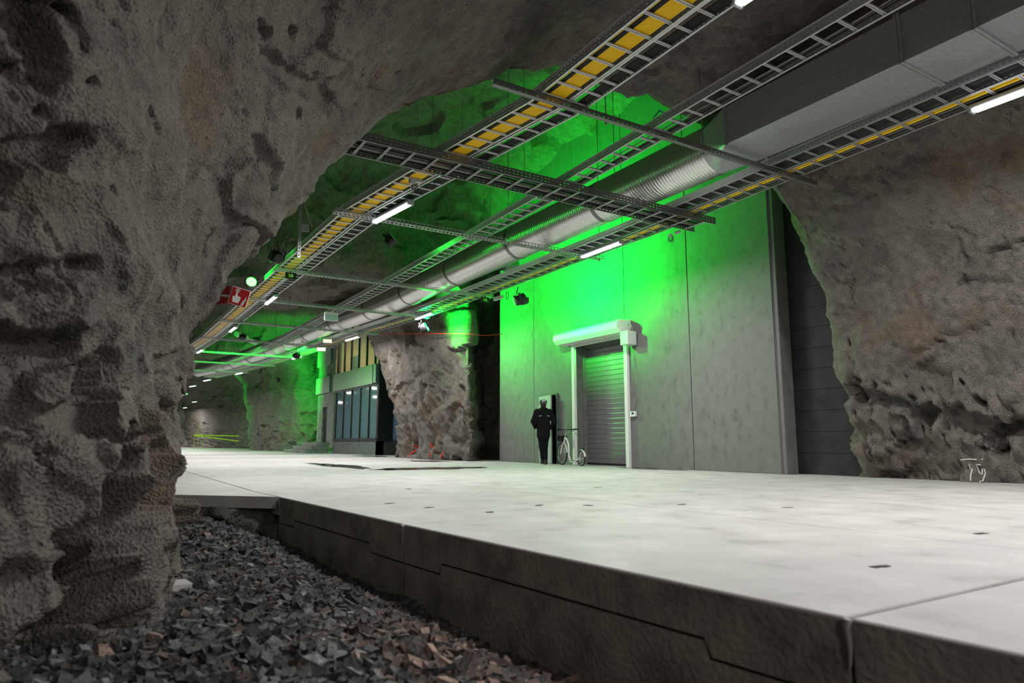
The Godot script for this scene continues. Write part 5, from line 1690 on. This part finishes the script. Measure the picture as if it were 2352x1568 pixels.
func make_person() -> void:
	# walking away along the wall (towards -z), pushing a kick scooter on the right
	var t := base("person", Vector3(10.62, 0, -15.62), -0.45)
	tag(t, "person in dark jacket and cycle helmet walking beside a white kick scooter", "person")
	var hipR := Vector3(0.085, 0.90, 0.0); var hipL := Vector3(-0.085, 0.90, 0.0)
	var kneeR := Vector3(0.06, 0.49, -0.05); var kneeL := Vector3(-0.05, 0.49, -0.02)
	var ankR := Vector3(0.05, 0.09, 0.06); var ankL := Vector3(-0.02, 0.10, -0.10)
	var shR := Vector3(0.185, 1.42, 0.01); var shL := Vector3(-0.185, 1.42, 0.01)
	var elR := Vector3(0.30, 1.16, 0.03); var elL := Vector3(-0.28, 1.17, 0.02)
	var wrR := Vector3(0.235, 1.00, -0.17); var wrL := Vector3(-0.20, 1.02, -0.20)
	var flat := Vector3(1.0, 1.0, 0.72)
	# body, one continuous surface
	var mb := MB.new()
	var bones := [[Vector3(0, 0.95, 0), Vector3(0, 1.12, 0), 0.13, 0.12, flat], [Vector3(0, 1.12, 0), Vector3(0, 1.38, 0.01), 0.13, 0.15, flat], [shL, shR, 0.06, 0.06],
		[Vector3(0, 1.42, 0.0), Vector3(0, 1.54, -0.01), 0.055, 0.052], [Vector3(0, 1.60, -0.02), Vector3(0, 1.66, -0.02), 0.078, 0.082, Vector3(0.92, 1.08, 1.1)],
		[Vector3(0, 1.55, -0.07), Vector3(0, 1.58, -0.10), 0.035, 0.03], [Vector3(0, 1.60, -0.11), Vector3(0, 1.62, -0.115), 0.012, 0.01],
		[Vector3(-0.078, 1.60, -0.01), Vector3(-0.08, 1.63, -0.005), 0.012, 0.014], [Vector3(0.078, 1.60, -0.01), Vector3(0.08, 1.63, -0.005), 0.012, 0.014],
		[hipL, kneeL, 0.075, 0.05], [kneeL, ankL, 0.05, 0.035], [hipR, kneeR, 0.075, 0.05], [kneeR, ankR, 0.05, 0.035],
		[ankL, ankL + Vector3(0, -0.05, -0.13), 0.035, 0.03], [ankR, ankR + Vector3(0, -0.03, -0.12), 0.035, 0.03],
		[shL, elL, 0.048, 0.038], [elL, wrL, 0.036, 0.026], [shR, elR, 0.048, 0.038], [elR, wrR, 0.036, 0.026]]
	surface_net(mb, bones, 0.016, 0.03)
	for side in [-1.0, 1.0]:
		var wr: Vector3 = wrR if side > 0 else wrL
		var hb := []
		var palm := wr + Vector3(0, -0.02, -0.075)
		hb.append([wr, palm, 0.022, 0.026, Vector3(1.3, 0.7, 1.0)])
		for f in 4:
			var kx := (float(f) - 1.5) * 0.019
			var k0 := palm + Vector3(kx, 0.0, -0.012)
			var lng: float = [0.028, 0.033, 0.031, 0.024][f]
			var k1 := k0 + Vector3(0, -0.004, -lng)
			var k2 := k1 + Vector3(0, -lng * 0.9, -0.008)
			hb.append([palm + Vector3(kx, 0, 0.01), k0, 0.010, 0.009]); hb.append([k0, k1, 0.009, 0.0085]); hb.append([k1, k2, 0.0085, 0.0075]); hb.append([k2, k2 + Vector3(0, -0.004, 0.02), 0.0075, 0.007])
		hb.append([wr + Vector3(-side * 0.02, -0.012, -0.03), wr + Vector3(-side * 0.042, -0.03, -0.06), 0.011, 0.010]); hb.append([wr + Vector3(-side * 0.042, -0.03, -0.06), wr + Vector3(-side * 0.036, -0.05, -0.085), 0.010, 0.008])
		surface_net(mb, hb, 0.006, 0.008)
	part(mb, "body", M.skin, t)
	# jacket with hood, slightly flared hem
	mb = MB.new()
	bones = [[Vector3(0, 0.80, 0.01), Vector3(0, 1.08, 0.01), 0.185, 0.178, Vector3(1.0, 1.0, 0.78)], [Vector3(0, 1.08, 0.01), Vector3(0, 1.34, 0.02), 0.178, 0.185, Vector3(1.0, 1.0, 0.78)], [shL + Vector3(0.02, 0, 0), shR + Vector3(-0.02, 0, 0), 0.082, 0.082],
		[shL, elL, 0.082, 0.068], [elL, wrL, 0.066, 0.050], [shR, elR, 0.082, 0.068], [elR, wrR, 0.066, 0.050],
		[Vector3(-0.05, 1.46, 0.075), Vector3(0.05, 1.46, 0.075), 0.062, 0.062], [Vector3(-0.07, 1.50, 0.01), Vector3(0.07, 1.50, 0.01), 0.045, 0.045]]
	surface_net(mb, bones, 0.016, 0.045)
	var jk := part(mb, "jacket", M.jacket, t)
	for s in [-1.0, 1.0]:
		mb = MB.new(); mb.bar(Vector3(s * 0.07, 1.325, 0.182), Vector3(s * 0.155, 1.30, 0.168), 0.02, 0.006, Vector3.BACK)
		part(mb, "reflective_strip", M.reflective, jk)
	mb = MB.new()
	bones = [[hipL + Vector3(0, -0.05, 0), kneeL, 0.092, 0.068], [kneeL, ankL + Vector3(0, 0.05, 0), 0.068, 0.052], [hipR + Vector3(0, -0.05, 0), kneeR, 0.092, 0.068], [kneeR, ankR + Vector3(0, 0.05, 0), 0.068, 0.052]]
	surface_net(mb, bones, 0.016, 0.03)
	part(mb, "trousers", M.trousers, t)
	for a in [[ankR, -0.03], [ankL, -0.05]]:
		mb = MB.new()
		surface_net(mb, [[a[0] + Vector3(0, 0.05, 0), a[0] + Vector3(0, -0.02, 0.0), 0.05, 0.05], [a[0] + Vector3(0, -0.05, 0.02), a[0] + Vector3(0, -0.055, -0.15), 0.042, 0.036, Vector3(1.05, 0.8, 1.0)]], 0.014, 0.03)
		part(mb, "boot", M.boots, t)
	mb = MB.new()
	surface_net(mb, [[Vector3(0, 1.60, 0.005), Vector3(0, 1.68, -0.01), 0.086, 0.084, Vector3(0.92, 1.0, 1.05)]], 0.012, 0.02)
	part(mb, "hair", M.hair, t)
	# helmet: shell with ribs and a pale crown
	var hl := Transform3D(Basis(Vector3.RIGHT, 0.05), Vector3(0, 1.655, -0.015))
	mb = MB.new()
	mb.lathe([Vector2(0.108, -0.005), Vector2(0.114, 0.02), Vector2(0.104, 0.075), Vector2(0.07, 0.112), Vector2(0.0, 0.122)], 24, hl * Transform3D(Basis().scaled(Vector3(0.95, 1, 1.2)), Vector3.ZERO))
	var hm := part(mb, "helmet", M.helmet_black, t)
	for k in [-1.0, 0.0, 1.0]:
		mb = MB.new()
		var pts := []
		for q in 9:
			var a := lerpf(-1.1, 1.25, q / 8.0)
			pts.append(hl * Vector3(k * 0.05 * cos(a * 0.8), 0.015 + 0.112 * cos(a), 0.132 * sin(a)))
		mb.tube(pts, 0.017, 6)
		part(mb, "helmet_rib", M.helmet_white, hm)
	mb = MB.new(); mb.bar(hl * Vector3(-0.08, 0.012, 0.125), hl * Vector3(0.08, 0.012, 0.125), 0.012, 0.012)
	part(mb, "helmet_band", M.reflective, hm)

func wheel(parent: Node3D, c: Vector3, r: float, spokes: int) -> void:
	var ring := []
	for k in 30: ring.append(c + Vector3(0, r * sin(TAU * k / 30), r * cos(TAU * k / 30)))
	var mb := MB.new(); mb.tube(ring, 0.019, 8, -1.0, true)
	var w := part(mb, "wheel", M.rubber, parent)
	ring = []
	for k in 30: ring.append(c + Vector3(0, (r - 0.025) * sin(TAU * k / 30), (r - 0.025) * cos(TAU * k / 30)))
	mb = MB.new(); mb.tube(ring, 0.009, 6, -1.0, true); part(mb, "rim", M.chrome, w)
	mb = MB.new()
	for k in spokes:
		var a := TAU * k / spokes
		mb.tube([c + Vector3(0.02 if k % 2 else -0.02, 0.015 * sin(a + 1.2), 0.015 * cos(a + 1.2)), c + Vector3(0, (r - 0.02) * sin(a), (r - 0.02) * cos(a))], 0.0022, 4)
	part(mb, "spokes", M.chrome, w)
	mb = MB.new(); mb.tube([c + Vector3(-0.05, 0, 0), c + Vector3(0.05, 0, 0)], 0.02, 10); part(mb, "hub", M.chrome, w)

func make_scooter() -> void:
	var t := base("kick_scooter", Vector3(10.84, 0, -14.66), -0.16)
	tag(t, "white kick scooter with a big front wheel and a small rear wheel", "scooter")
	var fc := Vector3(0, 0.30, -0.52)
	var rc := Vector3(0, 0.20, 0.58)
	wheel(t, fc, 0.28, 28)
	wheel(t, rc, 0.18, 20)
	var mb := MB.new()
	var head0 := Vector3(0, 0.60, -0.38)
	var head1 := Vector3(0, 0.74, -0.33)
	mb.tube([head0, head1], 0.026, 10)
	mb.tube([head1 + Vector3(0, -0.02, 0.02), Vector3(0, 0.66, -0.22), Vector3(0, 0.55, -0.14), Vector3(0, 0.40, -0.12), Vector3(0, 0.26, -0.13), Vector3(0, 0.16, -0.08), Vector3(0, 0.115, 0.0)], 0.026, 10)
	part(mb, "frame", M.scooter_white, t)
	mb = MB.new()
	for s in [-1.0, 1.0]:
		mb.tube([Vector3(s * 0.05, 0.11, -0.02), Vector3(s * 0.055, 0.10, 0.25), Vector3(s * 0.055, 0.14, 0.42), rc + Vector3(s * 0.055, 0, 0)], 0.014, 8)
	part(mb, "rear_stay", M.scooter_white, t)
	mb = MB.new(); mb.bbox(Vector3(0, 0.125, 0.17), Vector3(0.12, 0.02, 0.36), 0.005)
	part(mb, "deck", M.black_plastic, t)
	mb = MB.new()
	for s in [-1.0, 1.0]: mb.tube([head0 + Vector3(s * 0.03, -0.01, 0), Vector3(s * 0.045, 0.52, -0.42), fc + Vector3(s * 0.05, 0, 0)], 0.014, 8)
	part(mb, "fork", M.scooter_white, t)
	mb = MB.new()
	for m in [[fc, 0.315, 0.1, 1.9], [rc, 0.215, 0.2, 2.6]]:
		var prev := []
		for k in 15:
			var a := lerpf(m[2], m[3], k / 14.0)
			var d := Vector3(0, sin(a), cos(a))
			var p: Vector3 = m[0] + d * m[1]
			var cur := [p + Vector3(-0.026, 0, 0) - d * 0.012, p + Vector3(-0.012, 0, 0), p + Vector3(0.012, 0, 0), p + Vector3(0.026, 0, 0) - d * 0.012]
			if prev:
				for q in 3: mb.quad(prev[q], prev[q + 1], cur[q + 1], cur[q])
			prev = cur
	part(mb, "mudguard", M.scooter_white, t)
	mb = MB.new()
	mb.tube([head1, Vector3(0, 0.86, -0.29), Vector3(0, 0.93, -0.30)], 0.016, 8)
	part(mb, "stem", M.chrome, t)
	mb = MB.new()
	mb.tube([Vector3(-0.31, 0.95, -0.22), Vector3(-0.16, 0.94, -0.27), Vector3(0, 0.93, -0.30), Vector3(0.16, 0.94, -0.27), Vector3(0.31, 0.95, -0.22)], 0.013, 8)
	var hb := part(mb, "handlebar", M.black_plastic, t)
	for s in [-1.0, 1.0]:
		mb = MB.new(); mb.tube([Vector3(s * 0.20, 0.943, -0.258), Vector3(s * 0.325, 0.951, -0.215)], 0.019, 8)
		part(mb, "grip", M.rubber, hb)
		mb = MB.new(); mb.tube([Vector3(s * 0.16, 0.93, -0.28), Vector3(s * 0.17, 0.91, -0.33), Vector3(s * 0.26, 0.90, -0.31)], 0.007, 6)
		part(mb, "brake_lever", M.black_plastic, hb)
	mb = MB.new()
	for s in [-1.0, 1.0]: mb.tube([Vector3(s * 0.16, 0.93, -0.30), Vector3(s * 0.10, 0.97, -0.42), Vector3(0, 0.82, -0.43), Vector3(s * 0.03, 0.62, -0.42)], 0.004, 5)
	part(mb, "brake_cable", M.black_cable, t)
	mb = MB.new(); mb.bbox(Vector3(0, 0.70, -0.50), Vector3(0.24, 0.16, 0.16), 0.02)
	part(mb, "front_bag", M.black_plastic, t)
	mb = MB.new(); mb.bbox(rc + Vector3(0, 0.235, 0.10), Vector3(0.04, 0.04, 0.025), 0.005)
	part(mb, "rear_lamp", M.black_plastic, t)
	mb = MB.new(); mb.box(rc + Vector3(0.01, 0.02, 0.11), Vector3(0.006, 0.05, 0.03))
	part(mb, "reflector", M.orange_paint, t)

func _ready() -> void:
	rng.seed = 4711
	var cam := Camera3D.new()
	cam.name = "camera"
	var ca := CameraAttributesPhysical.new()
	ca.frustum_focal_length = 24.0
	ca.frustum_focus_distance = 15.0
	ca.exposure_aperture = 2.0
	ca.frustum_near = 0.05; ca.frustum_far = 300.0
	cam.attributes = ca
	cam.fov = 53.13
	cam.position = Vector3(0, 0.6, 0)
	cam.rotation_degrees = Vector3(8.4, -31.6, 0)
	cam.current = true
	add_child(cam)
	var we := WorldEnvironment.new()
	we.name = "environment"
	var e := Environment.new()
	e.background_mode = Environment.BG_COLOR
	e.background_color = Color.BLACK
	e.tonemap_mode = Environment.TONE_MAPPER_LINEAR
	e.tonemap_exposure = 1.25
	e.sdfgi_enabled = true; e.ssao_enabled = true; e.ssil_enabled = true
	we.environment = e
	add_child(we)
	make_materials()
	make_rock(); print("rock ", Time.get_ticks_msec())
	make_floor(); make_pit()
	make_building()
	make_ladders()
	make_lamps(); make_floods()
	make_office()
	make_gravel(); print("gravel ", Time.get_ticks_msec())
	make_fittings()
	make_person(); print("person ", Time.get_ticks_msec())
	make_scooter()
